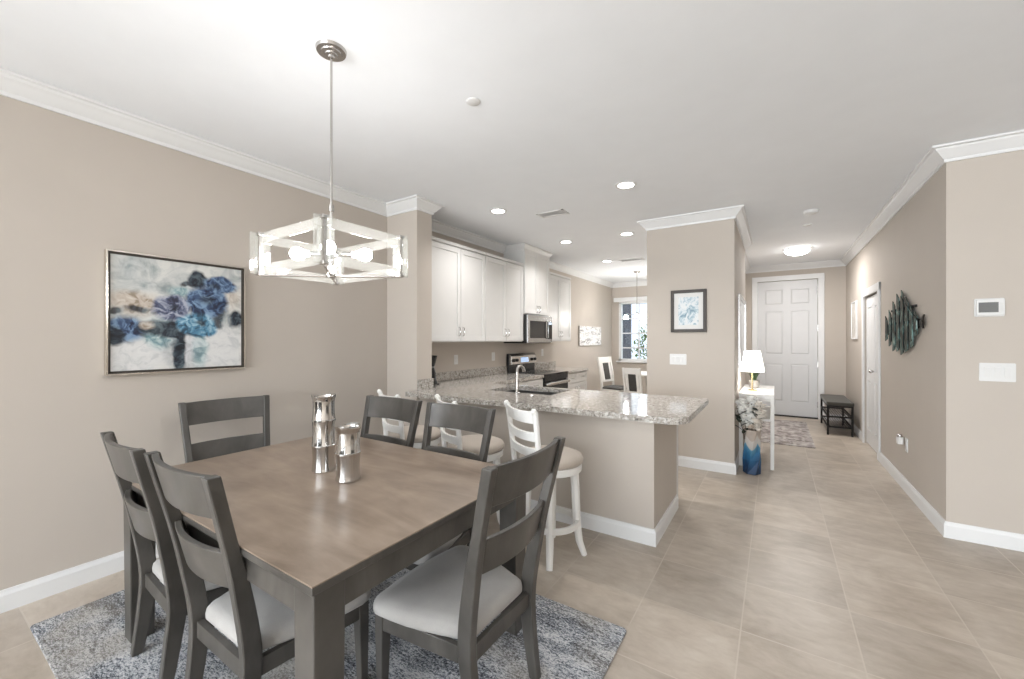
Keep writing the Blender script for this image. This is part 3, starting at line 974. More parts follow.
t = thing('microwave', 'stainless microwave mounted under the wall cabinets above the range', 'microwave', (XL, 5.332, 1.345))
MB().box(0.0, 0.385, -0.378, 0.378, 0, 0.415).build('body', M['black'], t, bevel=0.003)
MB().box(0.386, 0.412, -0.376, 0.20, 0.008, 0.408).build('door', M['steel'], t, bevel=0.004)
MB().box(0.4125, 0.4145, -0.31, 0.165, 0.075, 0.325).build('door_window', M['blackglass'], t)
MB().box(0.386, 0.410, 0.203, 0.376, 0.008, 0.408).build('control_panel', M['steel'], t, bevel=0.003)
MB().box(0.4105, 0.4125, 0.215, 0.365, 0.06, 0.33).build('keypad', M['blackglass'], t)
MB().box(0.413, 0.4145, 0.235, 0.345, 0.285, 0.315).build('display', M['display'], t)
MB().tube([(0.412, 0.185, 0.07), (0.442, 0.185, 0.085), (0.442, 0.185, 0.32), (0.412, 0.185, 0.335)], 0.008, 8).build('handle', M['steel'], t, smooth=True)

# base cabinets
def base_unit(label, y0, y1, cols, drawers=True, end=False):
    t = thing('base_cabinet', label, 'cabinet', (XL + 0.003, 0, 0), 0, 'white base cabinets')
    MB().box(0.0, 0.60, y0, y1, 0.10, 0.868).box(0.0, 0.53, y0, y1, 0.0, 0.10).build('body', M['cabinet'], t)
    n = cols
    for i in range(n):
        a, b = y0 + (y1 - y0) * i / n, y0 + (y1 - y0) * (i + 1) / n
        dz = 0.70 if drawers else 0.855
        dd = shaker(MB(), a + 0.004, b - 0.004, 0.115, dz - 0.006, 0.055).xform(Matrix.Translation((0.60, 0, 0)))
        dr = dd.build('door', M['cabinet'], t, bevel=0.0015)
        pull(MB(), (b - 0.04) if i % 2 == 0 else (a + 0.04), dz - 0.11).xform(Matrix.Translation((0.60, 0, 0))).build('handle', M['chrome'], dr, smooth=True)
        if drawers:
            dd = shaker(MB(), a + 0.004, b - 0.004, 0.706, 0.855, 0.04).xform(Matrix.Translation((0.60, 0, 0)))
            dr = dd.build('drawer', M['cabinet'], t, bevel=0.0015)
            pull(MB(), (a + b) / 2, 0.78, False).xform(Matrix.Translation((0.60, 0, 0))).build('handle', M['chrome'], dr, smooth=True)
    return t
base_unit('white base cabinet between sink corner and range', 3.74, 5.012, 3)
base_unit('white base cabinet with drawers at the far end past the range', 5.778, 6.60, 2)
# peninsula run faces +y: built facing +x and turned
t = thing('base_cabinet', 'white peninsula base cabinet with end panel behind the painted half wall', 'cabinet', (0, 0, 0), 0, 'white base cabinets')
MB().box(-2.72, -2.34, 3.005, 3.675, 0.10, 0.868).box(-1.64, -0.835, 3.005, 3.675, 0.10, 0.868).box(-2.34, -1.64, 3.005, 3.675, 0.10, 0.62).box(-2.34, -1.64, 3.005, 3.17, 0.62, 0.868).box(-2.72, -0.835, 3.005, 3.61, 0.0, 0.10).box(-0.835, -0.69, 3.605, 3.675, 0.0, 0.868).build('body', M['cabinet'], t)
for i in range(4):
    a, b = -2.70 + 0.5 * i, -2.21 + 0.5 * i
    rm = Matrix.Translation((0, 3.675, 0)) @ Matrix(((0, 1, 0, 0), (1, 0, 0, 0), (0, 0, 1, 0), (0, 0, 0, 1)))
    dr = shaker(MB(), a, b, 0.115, 0.855, 0.055).xform(rm).build('door', M['cabinet'], t, bevel=0.0015)
    pull(MB(), b - 0.04 if i % 2 == 0 else a + 0.04, 0.74).xform(rm).build('handle', M['chrome'], dr, smooth=True)

# ---------------------------------------------------------------- worktops
def cell_slab(mb, xs, ys, inside, z0, z1):
    V = {}
    def v(i, j, z):
        k = (i, j, z)
        if k not in V:
            V[k] = mb.bm.verts.new((xs[i], ys[j], z))
        return V[k]
    nx, ny = len(xs) - 1, len(ys) - 1
    ins = lambda i, j: 0 <= i < nx and 0 <= j < ny and inside((xs[i] + xs[i + 1]) / 2, (ys[j] + ys[j + 1]) / 2)
    for i in range(nx):
        for j in range(ny):
            if not ins(i, j):
                continue
            mb.bm.faces.new((v(i, j, z1), v(i + 1, j, z1), v(i + 1, j + 1, z1), v(i, j + 1, z1)))
            mb.bm.faces.new((v(i, j, z0), v(i, j + 1, z0), v(i + 1, j + 1, z0), v(i + 1, j, z0)))
            for di, dj, a, b in ((-1, 0, (i, j), (i, j + 1)), (1, 0, (i + 1, j), (i + 1, j + 1)), (0, -1, (i, j), (i + 1, j)), (0, 1, (i, j + 1), (i + 1, j + 1))):
                if not ins(i + di, j + dj):
                    mb.bm.faces.new((v(*a, z0), v(*b, z0), v(*b, z1), v(*a, z1)))
    return mb
ZT0, ZT1 = 0.869, 0.910
t = thing('worktop', 'L-shaped speckled granite peninsula worktop with overhang above the bar stools', 'worktop', (0, 0, 0))
SX0, SX1, SY0, SY1 = -2.34, -1.66, 3.20, 3.665
wt = MB()
def in_slab(x, y):
    if SX0 < x < SX1 and SY0 < y < SY1:
        return False
    if x < -2.905:
        return y > 3.022
    if y > 3.72:
        return x < -2.70
    return True
cell_slab(wt, [XL + 0.001, -2.905, -2.70, SX0, SX1, -0.80], [2.665, 3.022, SY0, SY1, 3.73, 5.013], in_slab, ZT0, ZT1)
# rounded free end
pts = [(-0.80, 2.665)]
for i in range(9):
    a = -PI / 2 + PI / 2 * i / 8
    pts.append((-0.46 - 0.13 + 0.13 * math.cos(a), 2.665 + 0.13 + 0.13 * math.sin(a)))
for i in range(5):
    a = PI / 2 * i / 4
    pts.append((-0.46 - 0.03 + 0.03 * math.cos(a), 3.73 - 0.03 + 0.03 * math.sin(a)))
pts.append((-0.80, 3.73))
wt.prism(pts, ZT0, ZT1)
bmesh.ops.remove_doubles(wt.bm, verts=wt.bm.verts, dist=0.0005)
wt.build('slab', M['granite'], t)
MB().box(XL + 0.001, XL + 0.022, 3.045, 5.012, ZT1, ZT1 + 0.10).build('backsplash', M['granite'], t, bevel=0.002)
MB().box(-2.910, -2.888, 2.822, 3.045, ZT1, ZT1 + 0.10).box(XL + 0.001, -2.888, 3.022, 3.044, ZT1, ZT1 + 0.10).build('side_splash', M['granite'], t, bevel=0.002)
t = thing('worktop', 'short speckled granite worktop on the window side of the range', 'worktop', (0, 0, 0))
MB().box(XL + 0.001, -2.70, 5.778, 6.62, ZT0, ZT1).build('slab', M['granite'], t, bevel=0.003)
MB().box(XL + 0.001, XL + 0.022, 5.778, 6.60, ZT1, ZT1 + 0.10).build('backsplash', M['granite'], t, bevel=0.002)
# sink
t = thing('kitchen_sink', 'undermount stainless sink set into the peninsula worktop', 'sink', ((SX0 + SX1) / 2, (SY0 + SY1) / 2, ZT0))
hx, hy = (SX1 - SX0) / 2 - 0.001, (SY1 - SY0) / 2 - 0.001
MB().rings([[(x, y, z) for x, y in rrect(-hx + i, hx - i, -hy + i, hy - i, 0.02)] for i, z in ((-0.0, -0.002), (0.0, -0.19), (0.02, -0.20), (0.045, -0.19), (0.012, -0.17), (0.012, -0.002))], cap=False).rings([[(x, y, -0.19) for x, y in rrect(-hx + 0.04, hx - 0.04, -hy + 0.04, hy - 0.04, 0.02)], [(x, y, -0.186) for x, y in rrect(-hx + 0.04, hx - 0.04, -hy + 0.04, hy - 0.04, 0.02)]]).build('basin', M['sink'], t)
MB().lathe([(0.002, -0.186), (0.04, -0.186), (0.04, -0.182), (0.025, -0.181), (0.002, -0.183)], n=20).build('drain', M['chrome'], t, smooth=True)
# faucet
t = thing('kitchen_faucet', 'tall slim chrome faucet standing before the sink', 'faucet', (-1.965, 3.135, ZT1))
MB().lathe([(0.002, 0.0), (0.027, 0.0), (0.027, 0.006), (0.017, 0.014), (0.016, 0.14), (0.0135, 0.145), (0.0135, 0.20), (0.002, 0.20)], n=18).build('body', M['nickel'], t, smooth=True)
MB().tube([(0, 0, 0.19), (0, 0.004, 0.222), (0, 0.025, 0.245), (0, 0.065, 0.248), (0, 0.105, 0.225), (0, 0.120, 0.195)], 0.012, 12, radii=[0.0125, 0.0125, 0.0125, 0.0125, 0.014, 0.016]).build('spout', M['nickel'], t, smooth=True)
MB().tube([(0.014, 0, 0.11), (0.04, 0, 0.115), (0.085, -0.005, 0.15)], 0.006, 8).build('lever', M['nickel'], t, smooth=True)
t = thing('air_gap_cap', 'small chrome air gap cap on the worktop beside the faucet', 'cap', (-1.745, 3.02, ZT1))
MB().lathe([(0.002, 0), (0.020, 0), (0.021, 0.004), (0.019, 0.014), (0.012, 0.020), (0.002, 0.022)], n=18).build('cap', M['nickel'], t, smooth=True)
MB().lathe([(0.023, 0), (0.024, 0.003), (0.0205, 0.004)], n=18, cap=False).build('collar', M['chrome'], t, smooth=True)

# range
t = thing('kitchen_range', 'black and stainless electric range between the base cabinets', 'range', (XL + 0.003, 5.395, 0))
MB().box(0.005, 0.62, -0.376, 0.376, 0.06, 0.895).box(0.03, 0.56, -0.36, 0.36, 0.0, 0.06).build('body', M['black'], t)
MB().box(0.06, 0.655, -0.379, 0.379, 0.896, 0.915).build('cooktop', M['blackglass'], t, bevel=0.004)
for x, y, r in ((0.2, -0.18, 0.09), (0.2, 0.18, 0.075), (0.47, -0.18, 0.075), (0.47, 0.18, 0.1)):
    MB().lathe([(r - 0.004, 0.9152), (r, 0.9158), (r - 0.002, 0.9164)], x, y, 28, cap=False).build('burner_ring', M['lcd'], t)
MB().box(0.621, 0.650, -0.374, 0.374, 0.27, 0.80).build('oven_door', M['black'], t, bevel=0.004)
MB().box(0.651, 0.653, -0.29, 0.29, 0.36, 0.66).build('oven_window', M['blackglass'], t)
MB().box(0.621, 0.648, -0.374, 0.374, 0.81, 0.893).build('front_fascia', M['black'], t, bevel=0.003)
MB().tube([(0.650, -0.33, 0.765), (0.695, -0.31, 0.775), (0.70, 0, 0.775), (0.695, 0.31, 0.775), (0.650, 0.33, 0.765)], 0.021, 10).build('oven_handle', M['nickel'], t, smooth=True)
MB().box(0.621, 0.648, -0.374, 0.374, 0.08, 0.262).build('drawer', M['steel'], t, bevel=0.004)
MB().box(0.004, 0.055, -0.378, 0.378, 0.896, 1.185).build('backguard', M['black'], t, bevel=0.006)
cp = MB()
sec = [(0.055, 1.02), (0.098, 1.03), (0.085, 1.15), (0.055, 1.19)]
cp.rings([[(x, y, z) for x, z in sec] for y in (-0.372, -0.36, 0.36, 0.372)])
cp.build('control_panel', M['nickel'], t, bevel=0.003)
for y in (-0.31, -0.225, 0.225, 0.31):
    MB().lathe([(0.002, 0), (0.024, 0), (0.021, 0.020), (0.018, 0.026), (0.002, 0.027)], n=18).xform(Matrix.Translation((0.0925, y, 1.09)) @ Matrix.Rotation(R(84), 4, 'Y')).build('knob', M['black'], t, smooth=True)
MB().box(0.0, 0.002, -0.11, 0.11, -0.035, 0.035).xform(Matrix.Translation((0.0925, 0, 1.09)) @ Matrix.Rotation(R(-6), 4, 'Y')).build('clock_display', M['display'], t)

# black appliance in the corner
t = thing('coffee_grinder', 'black waisted countertop grinder in the corner beside the column', 'grinder', (-3.17, 3.28, ZT1))
MB().lathe([(0.002, 0), (0.062, 0), (0.066, 0.012), (0.058, 0.05), (0.050, 0.12), (0.040, 0.16), (0.036, 0.18), (0.002, 0.18)], n=24).build('base', M['black'], t, smooth=True)
MB().lathe([(0.002, 0.181), (0.037, 0.181), (0.037, 0.196), (0.002, 0.196)], n=24).build('collar', M['steel'], t, smooth=True)
MB().lathe([(0.002, 0.197), (0.036, 0.197), (0.050, 0.24), (0.066, 0.30), (0.068, 0.312), (0.030, 0.318), (0.002, 0.318)], n=24).build('hopper', M['black'], t, smooth=True)
MB().box(0.05, 0.10, -0.03, 0.03, 0.0, 0.012).build('tray', M['black'], t, bevel=0.003)

# ---------------------------------------------------------------- outlets, switches
def plate(name, label, cat, loc, rz, w, h, n, kind, group=None):
    t = thing(name, label, cat, loc, rz, group)
    MB().prism(rrect(-w / 2, w / 2, -h / 2, h / 2, 0.006), 0, 0.006).xform(Matrix.Rotation(PI / 2, 4, 'X')).build('plate', M['plastic'], t, bevel=0.0015)
    for i in range(n):
        cx = (i - (n - 1) / 2) * 0.046
        if kind == 'rocker':
            MB().rings([[(cx - 0.016, -0.006, -0.033), (cx + 0.016, -0.006, -0.033), (cx + 0.016, -0.006, 0.033), (cx - 0.016, -0.006, 0.033)],
                        [(cx - 0.015, -0.008, -0.032), (cx + 0.015, -0.008, -0.032), (cx + 0.015, -0.012, 0.032), (cx - 0.015, -0.012, 0.032)]]).build('rocker', M['plastic'], t)
        else:
            for s in (-1, 1):
                MB().lathe([(0.002, 0), (0.0165, 0), (0.0165, 0.003), (0.002, 0.003)], n=16).xform(Matrix.Translation((cx, -0.006, s * 0.022)) @ Matrix.Rotation(PI / 2, 4, 'X')).build('socket', M['mat_board'], t, smooth=True)
    return t
plate('switch_plate', 'white switch plate on the pillar below the framed botanical print', 'switch', (-0.905, 4.81, 1.18), 0, 0.175, 0.118, 3, 'rocker')
plate('switch_plate', 'white triple rocker switch plate on the right wall below the thermostat', 'switch', (1.263, YH, 1.178), 0, 0.168, 0.125, 3, 'rocker')
plate('outlet', 'white outlet above the backsplash nearest the column', 'outlet', (XL, 3.89, 1.15), PI / 2, 0.072, 0.118, 1, 'socket', 'backsplash outlets')
plate('outlet', 'white outlet above the backsplash next to the range', 'outlet', (XL, 4.69, 1.16), PI / 2, 0.072, 0.118, 1, 'socket', 'backsplash outlets')
plate('outlet', 'white outlet above the backsplash on the window side of the range', 'outlet', (XL, 6.13, 1.178), PI / 2, 0.072, 0.118, 1, 'socket', 'backsplash outlets')
plate('outlet', 'white outlet low on the right hall wall below the metal fish', 'outlet', (XR, 5.12, 0.43), -PI / 2, 0.075, 0.125, 1, 'socket')
t = thing('plug_in_air_freshener', 'white plug-in air freshener stuck in the low hall wall outlet', 'air freshener', (XR - 0.010, 5.20, 0.455), -PI / 2)
MB().prism(rrect(-0.035, 0.035, -0.045, -0.002, 0.012), -0.035, 0.03).build('body', M['plastic'], t, bevel=0.004)
MB().lathe([(0.02, 0.03), (0.021, 0.034), (0.017, 0.052), (0.012, 0.055), (0.002, 0.055)], 0, -0.024, 16).build('cap', M['nickel'], t, smooth=True)
MB().box(-0.022, -0.006, -0.004, 0.003, -0.012, 0.012).build('prongs', M['nickel'], t)
# thermostat
t = thing('thermostat', 'white thermostat with grey screen on the right wall', 'thermostat', (1.225, YH, 1.618))
MB().prism(rrect(-0.070, 0.070, -0.062, 0.062, 0.008), 0, 0.012).xform(Matrix.Rotation(PI / 2, 4, 'X')).build('base', M['plastic'], t, bevel=0.002)
MB().prism(rrect(-0.064, 0.066, -0.054, 0.056, 0.008), 0.012, 0.030).xform(Matrix.Rotation(PI / 2, 4, 'X')).build('cover', M['plastic'], t, bevel=0.003)
MB().box(-0.056, 0.036, -0.0312, -0.0302, -0.034, 0.034).build('screen', M['lcd'], t)
MB().box(0.044, 0.057, -0.0325, -0.0302, -0.03, 0.03).build('button_strip', M['mat_board'], t)

# ---------------------------------------------------------------- bar stools
def make_stool(label):
    t = thing('bar_stool', label, 'bar stool', group='white swivel bar stools along the peninsula')
    HW = 0.195
    top = 0.985
    def by(z):
        u = (z - 0.60) / 0.385
        return -0.185 - 0.030 * u - 0.014 * u * u
    for sx in (-1, 1):
        zs = [0.575 + (0.96 - 0.575) * i / 8 for i in range(9)]
        path = [(sx * (HW - 0.02 + 0.02 * (z - 0.57) / 0.4), by(z), z) for z in zs] + [(sx * HW, by(0.97) - 0.012, 0.978), (sx * HW, by(0.985) - 0.016, top)]
        MB().tube(path, 0.018, 10, radii=[0.018] * 9 + [0.018, 0.010]).build('back_post', M['white'], t, smooth=True)
    def slat(z0, z1, bow):
        rings = []
        for i in range(11):
            x = -HW + 0.012 + (2 * HW - 0.024) * i / 10
            u = x / HW
            off = -bow * (1 - u * u)
            rings.append([(x, by(z) + off + s * 0.009, z - 0.010 * (1 - u * u) * (1 if z == z1 else 0.6)) for z, s in ((z0, -1), (z1, -1), (z1, 1), (z0, 1))])
        MB().rings(rings).build('back_slat', M['white'], t, smooth=True, bevel=0.002, angle=0.5)
    slat(0.898, 0.974, 0.035)
    slat(0.788, 0.846, 0.035)
    slat(0.690, 0.748, 0.035)
    MB().lathe([(0.002, 0.600), (0.196, 0.600), (0.207, 0.612), (0.210, 0.630), (0.200, 0.650), (0.165, 0.664), (0.09, 0.670), (0.002, 0.671)], n=32).build('seat', M['stool_seat'], t, smooth=True, angle=1.0)
    MB().lathe([(0.002, 0.548), (0.185, 0.548), (0.198, 0.556), (0.200, 0.590), (0.192, 0.599), (0.002, 0.599)], n=32).build('seat_ring', M['white'], t, smooth=True, angle=0.7)
    for k in range(4):
        a = PI / 4 + 0.2 + k * PI / 2
        c, s = math.cos(a), math.sin(a)
        prof = [(0.150, 0.548), (0.158, 0.40), (0.165, 0.22), (0.182, 0.09), (0.215, 0.0)]
        MB().tube([(c * r, s * r, z) for r, z in prof], 0.02, 8, radii=[0.029, 0.028, 0.026, 0.024, 0.020]).build('leg', M['white'], t, smooth=True)
    rings = []
    n = 28
    for i in range(n + 1):
        a = 2 * PI * i / n
        rings.append([((0.172 + dr) * math.cos(a), (0.172 + dr) * math.sin(a), 0.215 + dz) for dr, dz in ((-0.010, -0.018), (0.012, -0.018), (0.012, 0.018), (-0.010, 0.018))])
    MB().rings(rings, cap=False).build('foot_ring', M['white'], t, smooth=True, bevel=0.002, angle=0.5)
    return t
st = make_stool('white swivel bar stool nearest the free end of the peninsula, seat in full view')
st.location = (-1.237, 2.395, 0)
st.rotation_euler = (0, 0, R(-32))
dup(st, (-1.845, 2.375, 0), R(-30), 'middle white swivel bar stool of the three at the peninsula')
dup(st, (-2.475, 2.385, 0), R(-20), 'white swivel bar stool nearest the column and the left wall')

# ---------------------------------------------------------------- hall furniture
t = thing('console_table', 'narrow white console table along the left hall wall', 'table', (-0.172, 5.70, -0.0))
MB().box(-0.166, 0.166, -0.53, 0.53, 0.765, 0.805).build('tabletop', M['white'], t, bevel=0.003)
for sx in (-1, 1):
    for sy in (-1, 1):
        MB().box(sx * 0.148 - 0.017, sx * 0.148 + 0.017, sy * 0.50 - 0.017, sy * 0.50 + 0.017, 0, 0.765).build('leg', M['white'], t, bevel=0.002)
MB().box(-0.131, 0.131, -0.512, -0.492, 0.732, 0.765).box(-0.131, 0.131, 0.492, 0.512, 0.732, 0.765).box(-0.158, -0.138, -0.483, 0.483, 0.732, 0.765).box(0.138, 0.158, -0.483, 0.483, 0.732, 0.765).build('apron', M['white'], t)
MB().box(-0.131, 0.165, -0.515, 0.515, 0.515, 0.54).build('shelf', M['white'], t, bevel=0.002)

t = thing('table_lamp', 'lit table lamp with white shade and thin brass stem on the console table', 'lamp', (-0.222, 5.50, 0.805))
MB().lathe([(0.002, 0), (0.055, 0), (0.055, 0.010), (0.012, 0.018), (0.007, 0.03), (0.007, 0.24), (0.002, 0.24)], n=20).build('base', M['gold'], t, smooth=True)
MB().lathe([(0.124, 0.225), (0.081, 0.462), (0.079, 0.462), (0.121, 0.226)], n=28, cap=False).build('lamp_shade', M['shade'], t, smooth=True)
MB().lathe([(0.012, 0.24), (0.014, 0.28), (0.03, 0.32), (0.028, 0.35), (0.01, 0.37), (0.002, 0.371)], n=14).build('bulb', M['bulb'], t, smooth=True)

t = thing('potted_plant', 'small potted plant with thin dark leaves behind the table lamp', 'plant', (-0.215, 5.80, 0.805))
MB().lathe([(0.002, 0), (0.045, 0), (0.056, 0.03), (0.060, 0.10), (0.056, 0.10), (0.05, 0.085), (0.002, 0.085)], n=20).build('pot', M['pot'], t, smooth=True, angle=0.8)
lf = MB()
for i in range(34):
    a = random.uniform(0, 2 * PI)
    l = random.uniform(0.10, 0.17)
    sp = random.uniform(0.02, 0.09)
    lf.leaf((0.02 * math.cos(a), 0.02 * math.sin(a), 0.085), (sp * math.cos(a), sp * math.sin(a), 0.085 + l), 0.006, 0.01, 0.0008, 4)
lf.build('leaves', M['leaf2'], t)

t = thing('floor_vase', 'tall faceted floor vase fading from beige to deep blue', 'vase', (-0.205, 4.955, 0))
N = 6
rings = []
for z, r, tw in ((0.0, 0.074, 0), (0.006, 0.082, 0), (0.15, 0.090, 0.35), (0.30, 0.087, 0.7), (0.45, 0.084, 1.05), (0.460, 0.080, 1.06), (0.455, 0.075, 1.05), (0.30, 0.078, 0.7), (0.03, 0.070, 0.1)):
    rings.append([(r * math.cos(2 * PI * i / N + tw), r * math.sin(2 * PI * i / N + tw), z) for i in range(N)])
MB().rings(rings).build('body', M['vase'], t, bevel=0.004)

def flower(label, base, tip, petals, mat, leafy, group):
    t = thing('flower_stem', label, 'flower', (base[0], base[1], base[2]), 0, group)
    p0 = Vector((0, 0, 0))
    p1 = Vector(tip)
    mid = p1 * 0.55 + Vector((0, 0, 0.05))
    MB().tube([p0, mid, p1], 0.0035, 6).build('stem', M['stem'], t, smooth=True)
    if petals:
        fm = MB()
        for i in range(petals):
            c = mid.lerp(p1, (i + 0.5) / petals) + Vector((random.uniform(-0.035, 0.035), random.uniform(-0.035, 0.035), random.uniform(-0.01, 0.02)))
            for k in range(9):
                a = 2 * PI * k / 9 + i
                up = 0.012 if k % 2 else 0.034
                e = c + Vector((math.cos(a) * 0.046, math.sin(a) * 0.046, up - 0.012))
                fm.leaf(c, e, 0.030, 0.006, 0.001, 4)
            fm.sphere((c.x, c.y, c.z + 0.004), 0.027, nu=8, nv=5)
        fm.build('blossoms', mat, t, smooth=True)
    if leafy:
        lm = MB()
        for i in range(leafy):
            c = p0.lerp(p1, 0.60 + 0.38 * i / leafy)
            a = 2.4 * i + 1.0
            e = c + Vector((math.cos(a) * 0.085, math.sin(a) * 0.06, 0.05))
            lm.leaf(c, e, 0.028, 0.008, 0.001, 5)
        lm.build('leaves', M['leaf'], t, smooth=True)
    return t
VB = (-0.205, 4.955, 0.06)
gf = 'artificial stems in the floor vase'
flower('white blossom stem leaning left toward the wall in the vase', VB, (-0.105, -0.045, 0.70), 16, M['petal'], 0, gf)
flower('white blossom stem standing upright in the middle of the vase', (VB[0] + 0.01, VB[1] + 0.01, 0.06), (-0.015, -0.03, 0.75), 18, M['petal'], 0, gf)
flower('cream blossom stem leaning right over the vase rim', (VB[0] + 0.02, VB[1], 0.06), (0.060, -0.03, 0.66), 18, M['petal_pink'], 0, gf)
flower('dark leaved stem leaning left below the white blossoms', (VB[0] - 0.01, VB[1] - 0.01, 0.06), (-0.115, -0.09, 0.60), 0, None, 6, gf)
flower('dark leaved stem standing right of the blossoms in the vase', (VB[0] + 0.02, VB[1] + 0.02, 0.06), (0.03, -0.09, 0.66), 0, None, 5, gf)

t = thing('shoe_bench', 'dark metal shoe bench with olive grey cushion by the front door', 'bench', (0.795, 8.06, 0))
bw, bl = 0.140, 0.49
for sx in (-1, 1):
    for sy in (-1, 1):
        MB().box(sx * bw - 0.013, sx * bw + 0.013, sy * bl - 0.013, sy * bl + 0.013, 0, 0.435).build('leg', M['iron'], t)
MB().prism(rrect(-bw - 0.02, bw + 0.02, -bl - 0.03, bl + 0.03, 0.02), 0.437, 0.487).build('cushion', M['olive'], t, smooth=False, bevel=0.012, seg=3)
for z in (0.12, 0.27):
    sh = MB()
    for sy in (-1, 1):
        sh.box(-bw + 0.013, bw - 0.013, sy * bl - 0.009, sy * bl + 0.009, z - 0.011, z + 0.011)
    for sx in (-1, 1):
        sh.box(sx * bw - 0.009, sx * bw + 0.009, -bl + 0.013, bl - 0.013, z - 0.011, z + 0.011)
    for i in range(1, 9):
        x = -bw + 2 * bw * i / 9
        sh.box(x - 0.006, x + 0.006, -bl, bl, z - 0.005, z + 0.005)
    sh.build('slatted_shelf', M['iron'], t)
MB().box(-bw + 0.013, bw - 0.013, -bl - 0.008, -bl + 0.008, 0.412, 0.436).box(-bw + 0.013, bw - 0.013, bl - 0.008, bl + 0.008, 0.412, 0.436).box(-bw - 0.008, -bw + 0.008, -bl + 0.013, bl - 0.013, 0.412, 0.436).box(bw - 0.008, bw + 0.008, -bl + 0.013, bl - 0.013, 0.412, 0.436).build('frame', M['iron'], t)

# fish wall sculpture
t = thing('fish_wall_sculpture', 'teal and black fish made of vertical metal strips on the right wall', 'wall sculpture', (XR, 5.15, 1.56), 0)
FS = [(5.79, 1.60, 1.43), (5.715, 1.645, 1.385), (5.64, 1.67, 1.36), (5.56, 1.70, 1.33), (5.48, 1.745, 1.305), (5.40, 1.775, 1.285), (5.32, 1.81, 1.30), (5.245, 1.835, 1.285), (5.17, 1.86, 1.262), (5.095, 1.80, 1.258), (5.02, 1.78, 1.29), (4.945, 1.73, 1.30), (4.87, 1.70, 1.325), (4.80, 1.665, 1.38), (4.735, 1.635, 1.43), (4.675, 1.605, 1.465)]
for i, (y, a, b) in enumerate(FS):
    xo = -0.020 - 0.018 * (i % 2)
    w = 0.088
    y -= 5.15
    a -= 1.56
    b -= 1.56
    MB().rings([[(xo - 0.003, y - w * 0.5, b + 0.02), (xo - 0.012, y, b), (xo - 0.003, y + w * 0.5, b + 0.03), (xo + 0.003, y + w * 0.5, b + 0.03), (xo - 0.006, y, b), (xo + 0.003, y - w * 0.5, b + 0.02)],
                [(xo - 0.003, y - w * 0.5, a - 0.05), (xo - 0.012, y, a), (xo - 0.003, y + w * 0.5, a - 0.03), (xo + 0.003, y + w * 0.5, a - 0.03), (xo - 0.006, y, a), (xo + 0.003, y - w * 0.5, a - 0.05)]]).build('metal_strip', M['patina'], t)
MB().prism([(4.72, 1.585), (4.60, 1.56), (4.50, 1.60), (4.54, 1.54), (4.52, 1.49), (4.60, 1.51), (4.72, 1.48)], 0.018, 0.028).xform(Matrix(((0, 0, -1, 0), (1, 0, 0, -5.15), (0, 1, 0, -1.56), (0, 0, 0, 1)))).build('tail_fin', M['iron'], t)
MB().box(-0.016, 0.0, -0.35, 0.55, -0.012, 0.012).box(-0.016, 0.0, -0.35, 0.50, 0.12, 0.14).build('back_bar', M['iron'], t)

# ---------------------------------------------------------------- ceiling fixtures
def downlight(label, x, y):
    t = thing('recessed_light', label, 'ceiling light', (x, y, CEIL), 0, 'recessed kitchen ceiling lights')
    MB().lathe([(0.066, -0.001), (0.092, -0.002), (0.094, -0.006), (0.086, -0.010), (0.068, -0.008)], n=32, cap=False).build('trim_ring', M['trim'], t, smooth=True)
    MB().lathe([(0.002, -0.003), (0.070, -0.003), (0.070, -0.007), (0.002, -0.007)], n=32).build('lens', M['lens'], t)
    area_light('recessed_lamp', (x, y, CEIL - 0.014), (0, 0, 0), 0.12, 0.12, 8.5, (1.0, 0.97, 0.95), 'DISK', R(130))
downlight('round recessed ceiling light nearest the dining room and the pillar', -1.10, 3.55)
downlight('round recessed ceiling light above the first wall cabinets', -2.455, 3.54)
downlight('round recessed ceiling light in front of the pillar crown corner', -1.60, 5.20)
downlight('round recessed ceiling light in front of the tall cabinet over the microwave', -2.44, 5.17)
downlight('smallest round recessed ceiling light toward the breakfast nook', -2.445, 6.83)
t = thing('flush_ceiling_light', 'round lit flush ceiling light in the entry hall', 'ceiling light', (0.28, 7.45, CEIL))
MB().lathe([(0.17, -0.001), (0.175, -0.004), (0.172, -0.022), (0.150, -0.024)], n=36, cap=False).build('rim', M['trim'], t, smooth=True)
MB().lathe([(0.158, -0.02), (0.15, -0.05), (0.12, -0.075), (0.07, -0.092), (0.002, -0.098)], n=36).build('diffuser', M['flush'], t, smooth=True)
area_light('hall_lamp', (0.28, 7.45, CEIL - 0.11), (0, 0, 0), 0.26, 0.26, 25, (1.0, 0.97, 0.95), 'DISK')

